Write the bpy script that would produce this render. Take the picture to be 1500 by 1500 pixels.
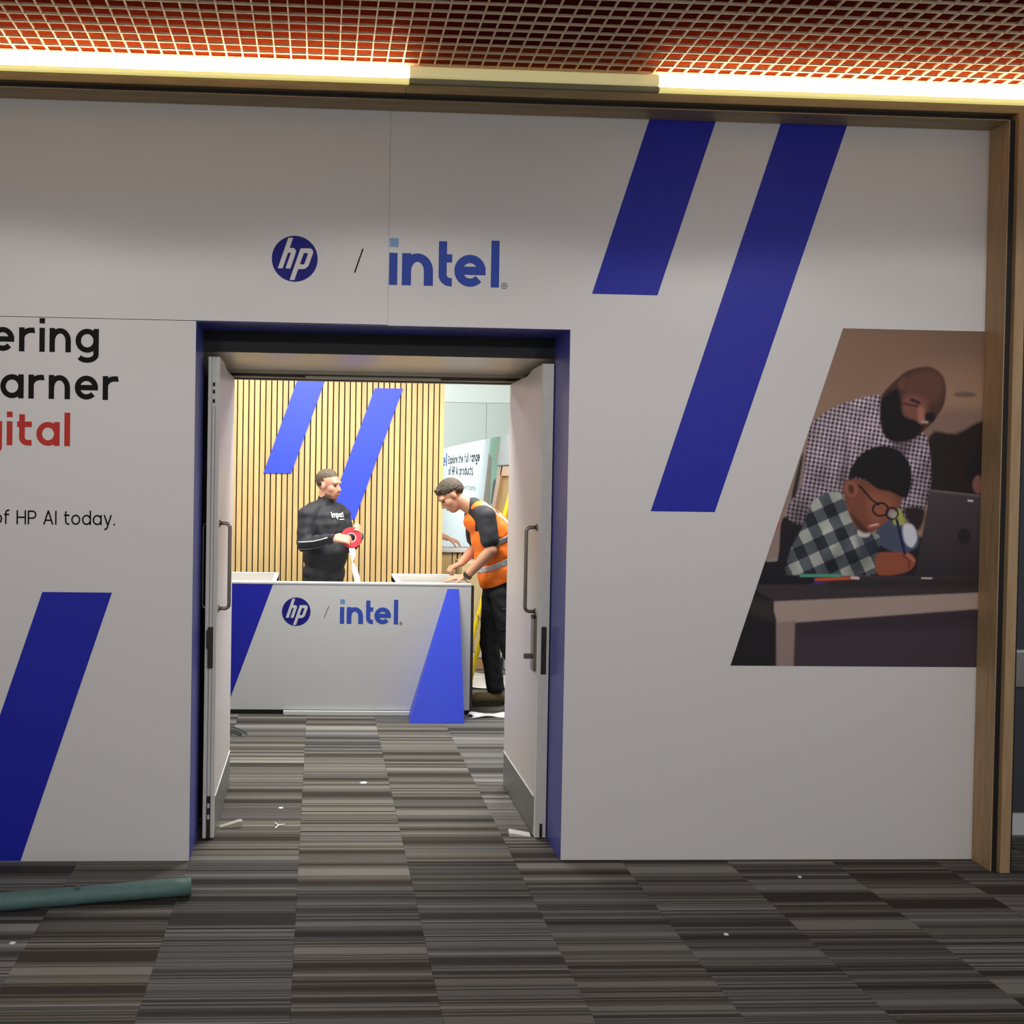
import bpy, bmesh, math, random
import numpy as np
from mathutils import Vector, Matrix

# ------------------------------------------------------------------ clear
for o in list(bpy.data.objects):
    bpy.data.objects.remove(o, do_unlink=True)
SC = bpy.context.scene
COL = SC.collection
random.seed(7)
rng = np.random.default_rng(7)

# ------------------------------------------------------------------ camera
cam_data = bpy.data.cameras.new('camera')
cam = bpy.data.objects.new('camera', cam_data)
COL.objects.link(cam)
F_PX, CX, CY = 1396.35, 530.58, 717.32            # focal length and optical centre in a 1500 px frame
cam_data.sensor_fit = 'HORIZONTAL'
cam_data.sensor_width = 36.0
cam_data.lens = F_PX / 1500 * 36.0
cam_data.shift_x = (750 - CX) / 1500
cam_data.shift_y = (CY - 750) / 1500
cam_data.clip_start = 0.05
CR = Vector((0.99888103, -0.04461216, 0.01569866))
CU = Vector((-0.01502342, 0.01543095, 0.99976806))
CF = Vector((0.04484405, 0.9988852, -0.01474345))
mw = Matrix.Identity(4)
for i in range(3):
    mw[i][0], mw[i][1], mw[i][2] = CR[i], CU[i], -CF[i]
mw.translation = Vector((0, -4.3685, 1.78))
cam.matrix_world = mw
SC.camera = cam

# ------------------------------------------------------------------ world, large lights, exposure
world = bpy.data.worlds.new('world')
SC.world = world
world.use_nodes = True
bg = world.node_tree.nodes['Background']
bg.inputs[0].default_value = (0.93, 0.92, 0.92, 1)
bg.inputs[1].default_value = 0.53
SC.view_settings.view_transform = 'Standard'
SC.view_settings.look = 'None'
SC.view_settings.gamma = 1
SC.view_settings.use_curve_mapping = False
SC.view_settings.exposure = 0.0

def aim(ob, target):
    d = Vector(target) - ob.location
    ob.rotation_euler = d.to_track_quat('-Z', 'Y').to_euler()

def area(name, loc, target, w, h, power, col=(1, 1, 1), spread=180):
    l = bpy.data.lights.new(name, 'AREA')
    l.shape = 'RECTANGLE'; l.size = w; l.size_y = h
    l.energy = power; l.color = col; l.spread = math.radians(spread)
    o = bpy.data.objects.new(name, l); COL.objects.link(o)
    o.location = loc; aim(o, target)
    return o

def spot(name, loc, target, power, ang, blend, col=(1, 1, 1), radius=0.06):
    l = bpy.data.lights.new(name, 'SPOT')
    l.energy = power; l.color = col; l.spot_size = math.radians(ang); l.spot_blend = blend
    l.shadow_soft_size = radius
    o = bpy.data.objects.new(name, l); COL.objects.link(o)
    o.location = loc; aim(o, target)
    return o

# ceiling panels of the bright room behind the doors
area('room_panel_light', (-0.4, 3.3, 3.25), (-0.2, 3.9, 0), 1.8, 0.9, 43, (1, 0.98, 0.94))
area('room_panel_light', (1.9, 3.0, 3.25), (1.5, 2.4, 0), 0.9, 0.9, 100, (1, 0.98, 0.95))
area('room_panel_light', (0.0, 6.9, 3.3), (1.9, 9.6, 1.3), 2.4, 1.2, 230, (0.97, 1, 0.98))
area('room_panel_light', (0.35, 1.75, 3.3), (0.3, 2.6, 0.2), 1.7, 0.6, 92, (1, 0.99, 0.96))
area('room_panel_light', (-1.9, 3.2, 3.25), (-1.5, 4.0, 0), 0.9, 0.9, 34, (1, 0.98, 0.93))
# downlights of the hall, behind and above the camera
for px_, py_ in ((-1.9, -2.3), (0.5, -2.3), (2.9, -2.3)):
    spot('hall_downlight', (px_, py_, 3.52), (px_, py_ + 0.06, 0), 36, 151, 0.10, (1, 0.96, 0.93), 0.07)
for px_ in (-2.2, 0.4, 3.0):
    spot('wall_fill_spot', (px_, -5.6, 3.4), (px_, 0, 0.45), 132, 72, 0.9, (0.93, 0.96, 1), 0.1)  # added fill spots without fixtures, brightening the lower printed wall
spot('hall_downlight', (3.4, -3.9, 3.52), (2.8, -1.5, 0.2), 45, 120, 0.6, (0.86, 0.9, 1), 0.1)

# ------------------------------------------------------------------ helpers
def lin(c):
    return tuple(((v / 255) / 12.92 if v / 255 <= 0.04045 else ((v / 255 + 0.055) / 1.055) ** 2.4) for v in c)

MATS = {}
def mat(name, rgb, rough=0.55, metal=0.0, var=0.06, scale=6.0, bump=0.0, bscale=80.0, stretch=None, spec=0.5, coat=0.0):
    """a plain painted or natural surface: base colour with a little procedural variation and relief"""
    if name in MATS:
        return MATS[name]
    m = bpy.data.materials.new(name); m.use_nodes = True
    nt = m.node_tree; N = nt.nodes; L = nt.links
    b = N['Principled BSDF']
    b.inputs['Roughness'].default_value = rough
    b.inputs['Metallic'].default_value = metal
    b.inputs['Specular IOR Level'].default_value = spec
    b.inputs['Coat Weight'].default_value = coat
    tc = N.new('ShaderNodeNewGeometry')
    mp = N.new('ShaderNodeMapping')
    if stretch: mp.inputs['Scale'].default_value = stretch
    L.new(tc.outputs['Position'], mp.inputs['Vector'])
    nz = N.new('ShaderNodeTexNoise'); nz.inputs['Scale'].default_value = scale; nz.inputs['Detail'].default_value = 5
    L.new(mp.outputs[0], nz.inputs['Vector'])
    c = lin(rgb)
    mx = N.new('ShaderNodeMix'); mx.data_type = 'RGBA'
    mx.inputs['A'].default_value = (*[v * (1 - var) for v in c], 1)
    mx.inputs['B'].default_value = (*[min(1, v * (1 + var)) for v in c], 1)
    L.new(nz.outputs['Fac'], mx.inputs['Factor'])
    L.new(mx.outputs['Result'], b.inputs['Base Color'])
    if bump:
        n2 = N.new('ShaderNodeTexNoise'); n2.inputs['Scale'].default_value = bscale; n2.inputs['Detail'].default_value = 3
        L.new(mp.outputs[0], n2.inputs['Vector'])
        bp = N.new('ShaderNodeBump'); bp.inputs['Strength'].default_value = bump; bp.inputs['Distance'].default_value = 0.002
        L.new(n2.outputs['Fac'], bp.inputs['Height']); L.new(bp.outputs[0], b.inputs['Normal'])
    MATS[name] = m
    return m

def wood(name, c1, c2, stretch, rough=0.5, scale=9.0):
    if name in MATS: return MATS[name]
    m = bpy.data.materials.new(name); m.use_nodes = True
    nt = m.node_tree; N = nt.nodes; L = nt.links; b = N['Principled BSDF']
    b.inputs['Roughness'].default_value = rough
    g = N.new('ShaderNodeNewGeometry'); mp = N.new('ShaderNodeMapping'); mp.inputs['Scale'].default_value = stretch
    oi = N.new('ShaderNodeObjectInfo')
    ad = N.new('ShaderNodeVectorMath'); ad.operation = 'MULTIPLY_ADD'
    cb = N.new('ShaderNodeCombineXYZ')
    L.new(oi.outputs['Random'], cb.inputs[0]); L.new(oi.outputs['Random'], cb.inputs[1]); L.new(oi.outputs['Random'], cb.inputs[2])
    L.new(cb.outputs[0], ad.inputs[0]); ad.inputs[1].default_value = (9, 7, 5)
    L.new(g.outputs['Position'], ad.inputs[2]); L.new(ad.outputs[0], mp.inputs['Vector'])
    nz = N.new('ShaderNodeTexNoise'); nz.inputs['Scale'].default_value = scale; nz.inputs['Detail'].default_value = 7; nz.inputs['Distortion'].default_value = 0.4
    L.new(mp.outputs[0], nz.inputs['Vector'])
    rp = N.new('ShaderNodeValToRGB')
    rp.color_ramp.elements[0].position = 0.33; rp.color_ramp.elements[0].color = (*lin(c1), 1)
    rp.color_ramp.elements[1].position = 0.68; rp.color_ramp.elements[1].color = (*lin(c2), 1)
    L.new(nz.outputs['Fac'], rp.inputs['Fac']); 
    hv = N.new('ShaderNodeHueSaturation')
    mr = N.new('ShaderNodeMapRange'); mr.inputs['To Min'].default_value = 0.88; mr.inputs['To Max'].default_value = 1.1
    L.new(oi.outputs['Random'], mr.inputs['Value']); L.new(mr.outputs[0], hv.inputs['Value'])
    L.new(rp.outputs[0], hv.inputs['Color']); L.new(hv.outputs[0], b.inputs['Base Color'])
    MATS[name] = m
    return m

def emit(name, rgb, strength):
    m = bpy.data.materials.new(name); m.use_nodes = True
    N = m.node_tree.nodes; b = N['Principled BSDF']
    b.inputs['Base Color'].default_value = (0.8, 0.78, 0.7, 1)
    b.inputs['Emission Color'].default_value = (*lin(rgb), 1)
    b.inputs['Emission Strength'].default_value = strength
    MATS[name] = m
    return m

class MB:
    """collects simple solids into one mesh"""
    def __init__(s): s.v = []; s.f = []
    def add(s, vs, fs):
        n = len(s.v); s.v += [tuple(map(float, v)) for v in vs]; s.f += [tuple(n + i for i in f) for f in fs]; return s
    def box(s, x0, x1, y0, y1, z0, z1):
        vs = [(x, y, z) for z in (z0, z1) for y in (y0, y1) for x in (x0, x1)]
        return s.add(vs, [(0, 2, 3, 1), (4, 5, 7, 6), (0, 1, 5, 4), (2, 6, 7, 3), (0, 4, 6, 2), (1, 3, 7, 5)])
    def prism(s, pts, fn, d0, d1):
        """pts: 2D outline (counter-clockwise), fn(u, v, d) -> xyz"""
        n = len(pts)
        vs = [fn(u, v, d0) for u, v in pts] + [fn(u, v, d1) for u, v in pts]
        fs = [tuple(range(n)), tuple(reversed(range(n, 2 * n)))]
        fs += [(i, i + n, (i + 1) % n + n, (i + 1) % n) for i in range(n)]
        return s.add(vs, fs)
    def tube(s, path, r, seg=10, cap=True):
        P = [Vector(p) for p in path]; rings = []
        for i, p in enumerate(P):
            t = (P[min(i + 1, len(P) - 1)] - P[max(i - 1, 0)]).normalized()
            a = t.orthogonal() if i == 0 else (prev - t * prev.dot(t))
            a.normalize(); prev = a; b = t.cross(a)
            rr = r[i] if hasattr(r, '__len__') else r
            rings.append([p + (a * math.cos(2 * math.pi * k / seg) + b * math.sin(2 * math.pi * k / seg)) * rr for k in range(seg)])
        vs = [v for g in rings for v in g]
        fs = [(i * seg + k, i * seg + (k + 1) % seg, (i + 1) * seg + (k + 1) % seg, (i + 1) * seg + k) for i in range(len(P) - 1) for k in range(seg)]
        if cap: fs += [tuple(reversed(range(seg))), tuple(range((len(P) - 1) * seg, len(P) * seg))]
        return s.add(vs, fs)
    def capsule(s, p, q, r1, r2=None, seg=16):
        p, q = Vector(p), Vector(q); r2 = r1 if r2 is None else r2
        d = q - p; L = d.length
        t = d / L if L > 1e-6 else Vector((0, 0, 1))
        path, rad = [], []
        for k in range(0, 6):
            a = -math.pi / 2 + (k + 0.12) / 6 * math.pi / 2
            path.append(p + t * r1 * math.sin(a)); rad.append(r1 * math.cos(a))
        path.append(p); rad.append(r1); path.append(q if L > 1e-6 else q + t * 1e-4); rad.append(r2)
        for k in range(1, 6):
            a = (k + (-0.12 if k == 5 else 0)) / 5 * math.pi / 2
            path.append(q + t * r2 * math.sin(a)); rad.append(r2 * math.cos(a))
        return s.tube(path, rad, seg)
    def ell(s, c, rad, R=None, seg=20, rings=12):
        R = R or Matrix.Identity(3); c = Vector(c); vs = []; 
        for i in range(1, rings):
            th = math.pi * i / rings
            for k in range(seg):
                ph = 2 * math.pi * k / seg
                vs.append(c + R @ Vector((rad[0] * math.sin(th) * math.cos(ph), rad[1] * math.sin(th) * math.sin(ph), rad[2] * math.cos(th))))
        n = len(vs); vs += [c + R @ Vector((0, 0, rad[2])), c + R @ Vector((0, 0, -rad[2]))]
        fs = [(i * seg + k, (i + 1) * seg + k, (i + 1) * seg + (k + 1) % seg, i * seg + (k + 1) % seg) for i in range(rings - 2) for k in range(seg)]
        fs += [(n, k, (k + 1) % seg) for k in range(seg)] + [(n + 1, (rings - 2) * seg + (k + 1) % seg, (rings - 2) * seg + k) for k in range(seg)]
        return s.add(vs, fs)
    def mesh(s, name):
        me = bpy.data.meshes.new(name); me.from_pydata(s.v, [], s.f); me.validate()
        bm = bmesh.new(); bm.from_mesh(me); bmesh.ops.recalc_face_normals(bm, faces=bm.faces); bm.to_mesh(me); bm.free()
        return me
    def build(s, name, m, parent=None, smooth=False, bevel=0.0):
        me = s.mesh(name)
        return link(name, me, m, parent, smooth, bevel)

def link(name, me, m, parent=None, smooth=False, bevel=0.0):
    if bevel:
        bm = bmesh.new(); bm.from_mesh(me)
        bmesh.ops.bevel(bm, geom=[e for e in bm.edges if len(e.link_faces) == 2 and e.calc_face_angle(0) > 0.6], offset=bevel, segments=2, affect='EDGES', clamp_overlap=True)
        bm.to_mesh(me); bm.free()
    if m is not None and len(me.materials) == 0:
        me.materials.append(m)
    if smooth:
        me.polygons.foreach_set('use_smooth', [True] * len(me.polygons))
    o = bpy.data.objects.new(name, me); COL.objects.link(o)
    if parent is not None: attach(o, parent)
    return o

def attach(o, parent):
    o.parent = parent
    if parent.type == 'EMPTY':
        o.matrix_parent_inverse = Matrix.Translation(-parent.location)

def thing(name, loc, label, cat, group=None):
    o = bpy.data.objects.new(name, None); COL.objects.link(o); o.location = loc; o.empty_display_size = 0.1
    return tag(o, label, cat, group)

def tag(o, label=None, cat=None, group=None, kind=None):
    if label: o['label'] = label
    if cat: o['category'] = cat
    if group: o['group'] = group
    if kind: o['kind'] = kind
    return o

def box(name, x0, x1, y0, y1, z0, z1, m, parent=None, bevel=0.0):
    return MB().box(x0, x1, y0, y1, z0, z1).build(name, m, parent, False, bevel)

def XZ(y0, s=-1):      # 2D art on a wall facing the hall: d grows towards the viewer
    return lambda u, v, d: (u, y0 + s * d, v)

def flat(name, pts, m, parent, y, t=0.001):
    return MB().prism(pts, XZ(y), 0, t).build(name, m, parent)

# ------------------------------------------------------------------ monoline lettering
def arc(cx, cy, rx, ry, a0, a1, n=14):
    return [(cx + rx * math.cos(math.radians(a0 + (a1 - a0) * i / n)), cy + ry * math.sin(math.radians(a0 + (a1 - a0) * i / n))) for i in range(n + 1)]

def glyph(ch, w):
    """centre-line strokes for a stroke width w, x-height 1; returns (strokes, advance width)"""
    h = w / 2; asc = 1.40; cap = 1.34
    W = 0.96; bowl = arc(W / 2, 0.5, W / 2 - h, 0.5 - h, 0, 360, 28)
    if ch == 'o': return [bowl], W
    if ch == 'a': return [bowl, [(W - h, 0), (W - h, 1)]], W
    if ch == 'd': return [bowl, [(W - h, 0), (W - h, asc)]], W
    if ch == 'p': return [bowl, [(h, -0.42), (h, 1)]], W
    if ch == 'g': return [bowl, [(W - h, 1), (W - h, -0.05)] + arc(W / 2, -0.06, W / 2 - h, 0.36 - h, 0, -150, 12)], W
    if ch == 'e': return [[(h * 0.6, 0.5), (W - 0.004, 0.5)] , arc(W / 2, 0.5, W / 2 - h, 0.5 - h, 0, 318, 26)], W
    if ch == 'c': return [arc(W / 2, 0.5, W / 2 - h, 0.5 - h, 48, 312, 22)], W * 0.9
    if ch in 'nh':
        W = 0.88; ry = 0.42
        return [[(h, 0), (h, asc if ch == 'h' else 1)], [(W - h, 0), (W - h, 1 - h - ry)] + arc(W / 2, 1 - h - ry, W / 2 - h, ry, 0, 180, 14)], W
    if ch == 'u':
        W = 0.88; ry = 0.42
        return [[(W - h, 0), (W - h, 1)], [(h, 1), (h, h + ry)] + arc(W / 2, h + ry, W / 2 - h, ry, 180, 360, 14)], W
    if ch == 'm':
        W = 1.4; ry = 0.36; c1 = h + (W / 2 - h) / 2; rx = (W / 2 - h) / 2
        return [[(h, 0), (h, 1)], [(W / 2, 0), (W / 2, 1 - h - ry)] + arc(c1, 1 - h - ry, rx, ry, 0, 180, 12),
                [(W - h, 0), (W - h, 1 - h - ry)] + arc(W - h - rx, 1 - h - ry, rx, ry, 0, 180, 12)], W
    if ch == 'r': return [[(h, 0), (h, 1)], arc(h + 0.40, 0.56, 0.40, 0.44 - h, 180, 78, 10)+[(h + 0.53, 1 - h)]], h + 0.53
    if ch == 'i': return [[(h, 0), (h, 1)], [(h, asc - w * 1.0), (h, asc)]], w
    if ch == 'l': return [[(h, 0), (h, asc)]], w
    if ch == 't': return [[(0.2 , 1.30), (0.2, 0.34)] + arc(0.2 + 0.3 - h*0.6, 0.34, 0.3 - h*0.6, 0.34 - h, 180, 270, 8) + [(0.60, h)], [(0, 1 - h), (0.6, 1 - h)]], 0.60
    if ch == 'f': return [[(0.2, 0), (0.2, 1.05)] + arc(0.46, 1.05, 0.26, 0.35 - h, 180, 95, 8) + [(0.58, 1.4 - h)], [(0, 1 - h), (0.56, 1 - h)]], 0.56
    if ch == 'y': return [[(h, 1), (0.46, 0.02)], [(0.90 - h, 1), (0.40, -0.22), (0.30, -0.36), (0.10, -0.38)]], 0.90
    if ch == 'x': return [[(h, 1), (0.84 - h, 0)], [(h, 0), (0.84 - h, 1)]], 0.84
    if ch == 's': return [arc(0.38, 0.75, 0.38 - h, 0.25 - h / 2, 35, 260, 12) + arc(0.38, 0.25, 0.38 - h, 0.25 - h / 2, 90, -145, 12)], 0.76
    if ch == 'E': return [[(h, 0), (h, cap)], [(h, h), (0.8, h)], [(h, cap / 2), (0.74, cap / 2)], [(h, cap - h), (0.8, cap - h)]], 0.82
    if ch == 'H': return [[(h, 0), (h, cap)], [(1.0 - h, 0), (1.0 - h, cap)], [(h, cap / 2), (1.0 - h, cap / 2)]], 1.0
    if ch == 'P': return [[(h, 0), (h, cap)], [(h, cap - h), (0.5, cap - h)] + arc(0.52, cap - h - 0.33, 0.34 - h*0.3, 0.33, 90, -90, 12) + [(h, cap - h - 0.66)]], 0.86
    if ch == 'A': return [[(h, 0), (0.54, cap)], [(1.08 - h, 0), (0.54, cap)], [(0.26, 0.42), (0.82, 0.42)]], 1.08
    if ch == 'I': return [[(h, 0), (h, cap)]], w
    if ch == '.': return [[(h, 0), (h, w * 1.1)]], w
    if ch == 'R': return [[(h, 0), (h, cap)], [(h, cap - h), (0.5, cap - h)] + arc(0.52, cap - h - 0.33, 0.34, 0.33, 90, -90, 12) + [(h, cap - h - 0.66)], [(0.4, 0.6), (0.86, 0)]], 0.9
    return [], 0.42

def ribbon(mb, pts, w, fn, d0, d1):
    P = []
    for x, y in pts:
        if not P or (P[-1] - Vector((x, y))).length > 1e-4: P.append(Vector((x, y)))
    closed = (P[0] - P[-1]).length < 1e-5
    if closed: P = P[:-1]
    n = len(P); Lp, Rp = [], []
    for i in range(n):
        a = P[i] - P[i - 1] if (i > 0 or closed) else P[1] - P[0]
        b = P[(i + 1) % n] - P[i] if (i < n - 1 or closed) else P[n - 1] - P[n - 2]
        a.normalize(); b.normalize()
        t = (a + b); t = t.normalized() if t.length > 1e-4 else b
        nr = Vector((-t.y, t.x)); k = w / 2 / max(0.45, nr.dot(Vector((-b.y, b.x))))
        Lp.append(P[i] + nr * k); Rp.append(P[i] - nr * k)
    vs = [fn(p.x, p.y, d) for d in (d0, d1) for p in Lp + Rp]
    m = 2 * n; fs = []
    for i in range(n if closed else n - 1):
        j = (i + 1) % n
        fs += [(m + i, m + n + i, m + n + j, m + j), (i, j, n + j, n + i), (i, m + i, m + j, j), (n + i, n + j, m + n + j, m + n + i)]
    if not closed:
        fs += [(0, n, m + n, m), (n - 1, m + n - 1, m + 2 * n - 1, 2 * n - 1)]
    mb.add(vs, fs)

def text(name, s, m, parent, fn, right=None, left=None, base=0.0, xh=0.1, w=0.2, track=0.16, t=0.001, width=None):
    adv = []; x = 0
    for ch in s:
        st, a = glyph(ch, w); adv.append((x, st)); x += a + track
    total = x - track
    sx = xh if width is None else width / total
    x0 = left if left is not None else right - total * sx
    mb = MB()
    k = 0
    for gx, st in adv:
        for stroke in st:
            k += 1
            e = t * (1 + 0.02 * (k % 5))
            ribbon(mb, stroke, w, lambda u, v, d, gx=gx: fn(x0 + (u + gx) * sx, base + v * xh, d), 0, e)
    return mb.build(name, m, parent)

# ------------------------------------------------------------------ materials
M_white = mat('white_print', (222, 217, 213), 0.42, var=0.015, scale=2.0, bump=0.02, bscale=300)
M_blue = mat('deep_blue_print', (30, 36, 166), 0.5, var=0.03, scale=3, spec=0.3)
M_bluebright = mat('bright_blue_print', (56, 78, 224), 0.45, var=0.03, scale=3)
M_black = mat('black_print', (22, 20, 18), 0.6, spec=0.12)
M_red = mat('red_print', (196, 58, 50), 0.6, spec=0.15)
M_logoblue = mat('logo_navy', (32, 32, 128), 0.5, spec=0.15)
M_intel = mat('wordmark_blue', (56, 82, 178), 0.5, spec=0.15)
M_intel2 = mat('wordmark_light_blue', (104, 148, 196), 0.4)
M_lining = mat('blue_lining_board', (74, 77, 158), 0.34, var=0.03, scale=3)  # greyed and lightened for hall light reflected off the boards
M_cream = mat('cream_paint', (230, 222, 202), 0.32, var=0.03, scale=4)
M_door = mat('door_laminate', (212, 204, 202), 0.38, var=0.03, scale=5)
M_dooredge = mat('worn_door_edge', (236, 233, 220), 0.5, var=0.10, scale=26)
M_steel = mat('brushed_steel', (150, 142, 128), 0.32, 1.0, var=0.1, scale=40, stretch=(1, 1, 0.05))
M_darksteel = mat('dark_steel', (88, 84, 76), 0.4, 0.9, var=0.12, scale=50)
M_alu = mat('aluminium_plate', (158, 158, 156), 0.42, 0.85, var=0.05, scale=30, stretch=(0.1, 0.1, 4))
M_dark = mat('black_board', (20, 19, 20), 0.6, var=0.1)
M_recess = mat('backing_and_recess_shade', (40, 39, 34), 0.6, var=0.08)  # dark backing; on the door reveals the shade is in this colour
M_oak = wood('oak_trim', (164, 134, 98), (180, 148, 110), (6, 6, 0.6), 0.5)
M_oakh = wood('oak_trim_horizontal', (148, 128, 90), (164, 142, 102), (0.6, 6, 6), 0.45)
M_slat = wood('pale_slat_veneer', (208, 174, 116), (222, 190, 132), (5, 5, 0.35), 0.5)
M_felt = mat('dark_felt', (40, 28, 18), 0.9, var=0.15, scale=120)
M_bulk = mat('red_paint_with_led_glow', (190, 84, 44), 1.0, spec=0.0)  # red bulkhead, lightened to orange for the strip light's glow
M_redceil = mat('dark_red_ceiling_paint', (90, 27, 14), 1.0, spec=0.0, var=0.12, scale=5)
M_grid = mat('cream_grid_metal', (240, 214, 186), 0.4, var=0.04)
M_slate = mat('slate_paint', (62, 64, 72), 0.6, var=0.05)
M_skirt = mat('white_skirting', (214, 214, 212), 0.45)
M_roomwall = mat('room_white_paint', (222, 228, 224), 0.6, var=0.02)
M_desk = mat('white_desk_laminate', (206, 206, 206), 0.4, var=0.02)
M_deskin = mat('grey_desk_inset', (150, 150, 146), 0.45, var=0.04)
M_teal = mat('teal_wrap', (82, 112, 106), 0.55, var=0.25, scale=60, bump=0.5, bscale=220)

# carpet: striped square tiles, each tile with its own stripes
GX0, TS = -0.571, 0.501
def carpet():
    m = bpy.data.materials.new('striped_carpet'); m.use_nodes = True
    nt = m.node_tree; N = nt.nodes; L = nt.links; b = N['Principled BSDF']
    b.inputs['Roughness'].default_value = 0.95; b.inputs['Specular IOR Level'].default_value = 0.15
    g = N.new('ShaderNodeNewGeometry'); sp = N.new('ShaderNodeSeparateXYZ'); L.new(g.outputs['Position'], sp.inputs[0])
    def ma(op, a, c=None, d=None):
        n = N.new('ShaderNodeMath'); n.operation = op
        for i, v in enumerate((a, c, d)):
            if v is None: continue
            if isinstance(v, (int, float)): n.inputs[i].default_value = v
            else: L.new(v, n.inputs[i])
        return n.outputs[0]
    col = ma('FLOOR', ma('DIVIDE', ma('SUBTRACT', sp.outputs[0], GX0), TS))
    off = ma('MULTIPLY', ma('FLOORED_MODULO', col, 2.0), TS / 2)
    row = ma('FLOOR', ma('DIVIDE', ma('SUBTRACT', sp.outputs[1], off), TS))
    cb = N.new('ShaderNodeCombineXYZ'); L.new(col, cb.inputs[0]); L.new(row, cb.inputs[1])
    wn = N.new('ShaderNodeTexWhiteNoise'); wn.noise_dimensions = '2D'; L.new(cb.outputs[0], wn.inputs['Vector'])
    seed = wn.outputs['Value']
    sc = N.new('ShaderNodeSeparateColor'); L.new(wn.outputs['Color'], sc.inputs[0])
    nz = N.new('ShaderNodeTexNoise'); nz.noise_dimensions = '1D'; nz.inputs['Scale'].default_value = 1.0
    nz.inputs['Detail'].default_value = 1.7; nz.inputs['Roughness'].default_value = 0.55
    L.new(ma('ADD', ma('MULTIPLY', sp.outputs[1], 8.0), ma('MULTIPLY', seed, 400.0)), nz.inputs['W'])
    rp = N.new('ShaderNodeValToRGB'); cr = rp.color_ramp; cr.interpolation = 'CONSTANT'
    stops = [(0.0, (58, 53, 48)), (0.37, (70, 64, 57)), (0.42, (96, 92, 82)), (0.455, (64, 59, 53)), (0.49, (108, 104, 96)), (0.52, (82, 80, 78)),
             (0.555, (122, 118, 108)), (0.585, (60, 55, 50)), (0.61, (100, 98, 96)), (0.66, (122, 119, 110))]
    while len(cr.elements) < len(stops): cr.elements.new(0.5)
    for e, (p, c) in zip(cr.elements, stops): e.position = p; e.color = (*lin(c), 1)
    L.new(nz.outputs['Fac'], rp.inputs['Fac'])
    fb = N.new('ShaderNodeTexNoise'); fb.inputs['Scale'].default_value = 260; fb.inputs['Detail'].default_value = 2
    mp = N.new('ShaderNodeMapping'); mp.inputs['Scale'].default_value = (0.35, 1.6, 1); L.new(g.outputs['Position'], mp.inputs[0]); L.new(mp.outputs[0], fb.inputs['Vector'])
    hv = N.new('ShaderNodeHueSaturation'); L.new(rp.outputs[0], hv.inputs['Color'])
    tone = ma('MULTIPLY_ADD', sc.outputs[1], 0.42, 0.82)
    val = ma('MULTIPLY', tone, ma('MULTIPLY_ADD', fb.outputs['Fac'], 0.5, 0.75)); L.new(val, hv.inputs['Value'])
    L.new(ma('MULTIPLY_ADD', sc.outputs[2], 0.75, 0.35), hv.inputs['Saturation'])
    L.new(hv.outputs[0], b.inputs['Base Color'])
    bm_ = N.new('ShaderNodeBump'); bm_.inputs['Strength'].default_value = 0.35; bm_.inputs['Distance'].default_value = 0.003
    L.new(fb.outputs['Fac'], bm_.inputs['Height']); L.new(bm_.outputs[0], b.inputs['Normal'])
    return m
M_carpet = carpet()

# ------------------------------------------------------------------ floor
floor = tag(box('floor', -6, 8, -8, 11, -0.12, -0.008, M_recess), kind='structure')
tm = MB().box(0.0003, TS - 0.0003, 0.0003, TS - 0.0003, -0.008, 0.0).mesh('carpet_tile')
bm = bmesh.new(); bm.from_mesh(tm)
bmesh.ops.bevel(bm, geom=[e for e in bm.edges if all(v.co.z > -0.001 for v in e.verts)], offset=0.0006, segments=1, affect='EDGES')
bm.to_mesh(tm); bm.free(); tm.materials.append(M_carpet)
rest = MB()
for ci in range(-9, 16):
    for ri in range(-15, 21):
        x = GX0 + ci * TS; y = ri * TS + (ci % 2) * TS / 2
        near = (-1.9 < y < 1.3 and -2.2 < x < 4.4) or (1.2 <= y < 4.4 and -1.15 < x < 1.7)
        if near:
            t = bpy.data.objects.new('carpet_tile', tm); COL.objects.link(t); t.location = (x, y, 0); t.parent = floor
        else:
            rest.box(x + 0.0008, x + TS - 0.0008, y + 0.0008, y + TS - 0.0008, -0.008, 0)
ro = rest.build('carpet_tile', M_carpet, floor); ro['kind'] = 'stuff'; ro['label'] = 'the farther striped carpet tiles'

# ------------------------------------------------------------------ ceiling of the hall: open grid under a dark red slab
ceil = tag(box('ceiling', -6, 8, -7, 0.3, 3.705, 3.85, M_redceil), kind='structure')
PG = 0.0706; ZG = 3.610
ba = MB().box(-0.0028, 0.0028, -2.75, -0.1005, 0, 0.010).mesh('grid_bar'); ba.materials.append(M_grid)
bb = MB().box(-3.4, 4.9, -0.0028, 0.0028, 0.0, 0.010).mesh('grid_bar'); bb.materials.append(M_grid)
for i in range(int(8.3 / PG) + 1):
    o = bpy.data.objects.new('grid_bar', ba); COL.objects.link(o); o.location = (-3.4 + i * PG, 0, ZG + 0.0006); o.parent = ceil
for i in range(int(2.6 / PG)):
    o = bpy.data.objects.new('grid_bar', bb); COL.objects.link(o); o.location = (0, -0.108 - i * PG, ZG); o.parent = ceil

# ------------------------------------------------------------------ walls of the hall around the doorway
XL, XR, ZT = -0.571, 1.148, 2.470
wf = tag(MB().box(-6, XL - 0.03, 0.021, 1.18, 0, 3.85).build('wall_front', M_recess), kind='structure')
box('masonry', XR + 0.03, 3.19, 0.021, 1.18, 0, 3.85, M_recess, wf)
box('masonry', XL - 0.03, XR + 0.03, 0.30, 1.18, 2.44, 3.85, M_recess, wf)
box('masonry', XL - 0.03, XR + 0.03, 0.021, 0.30, ZT + 0.012, 3.85, M_recess, wf)
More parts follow.
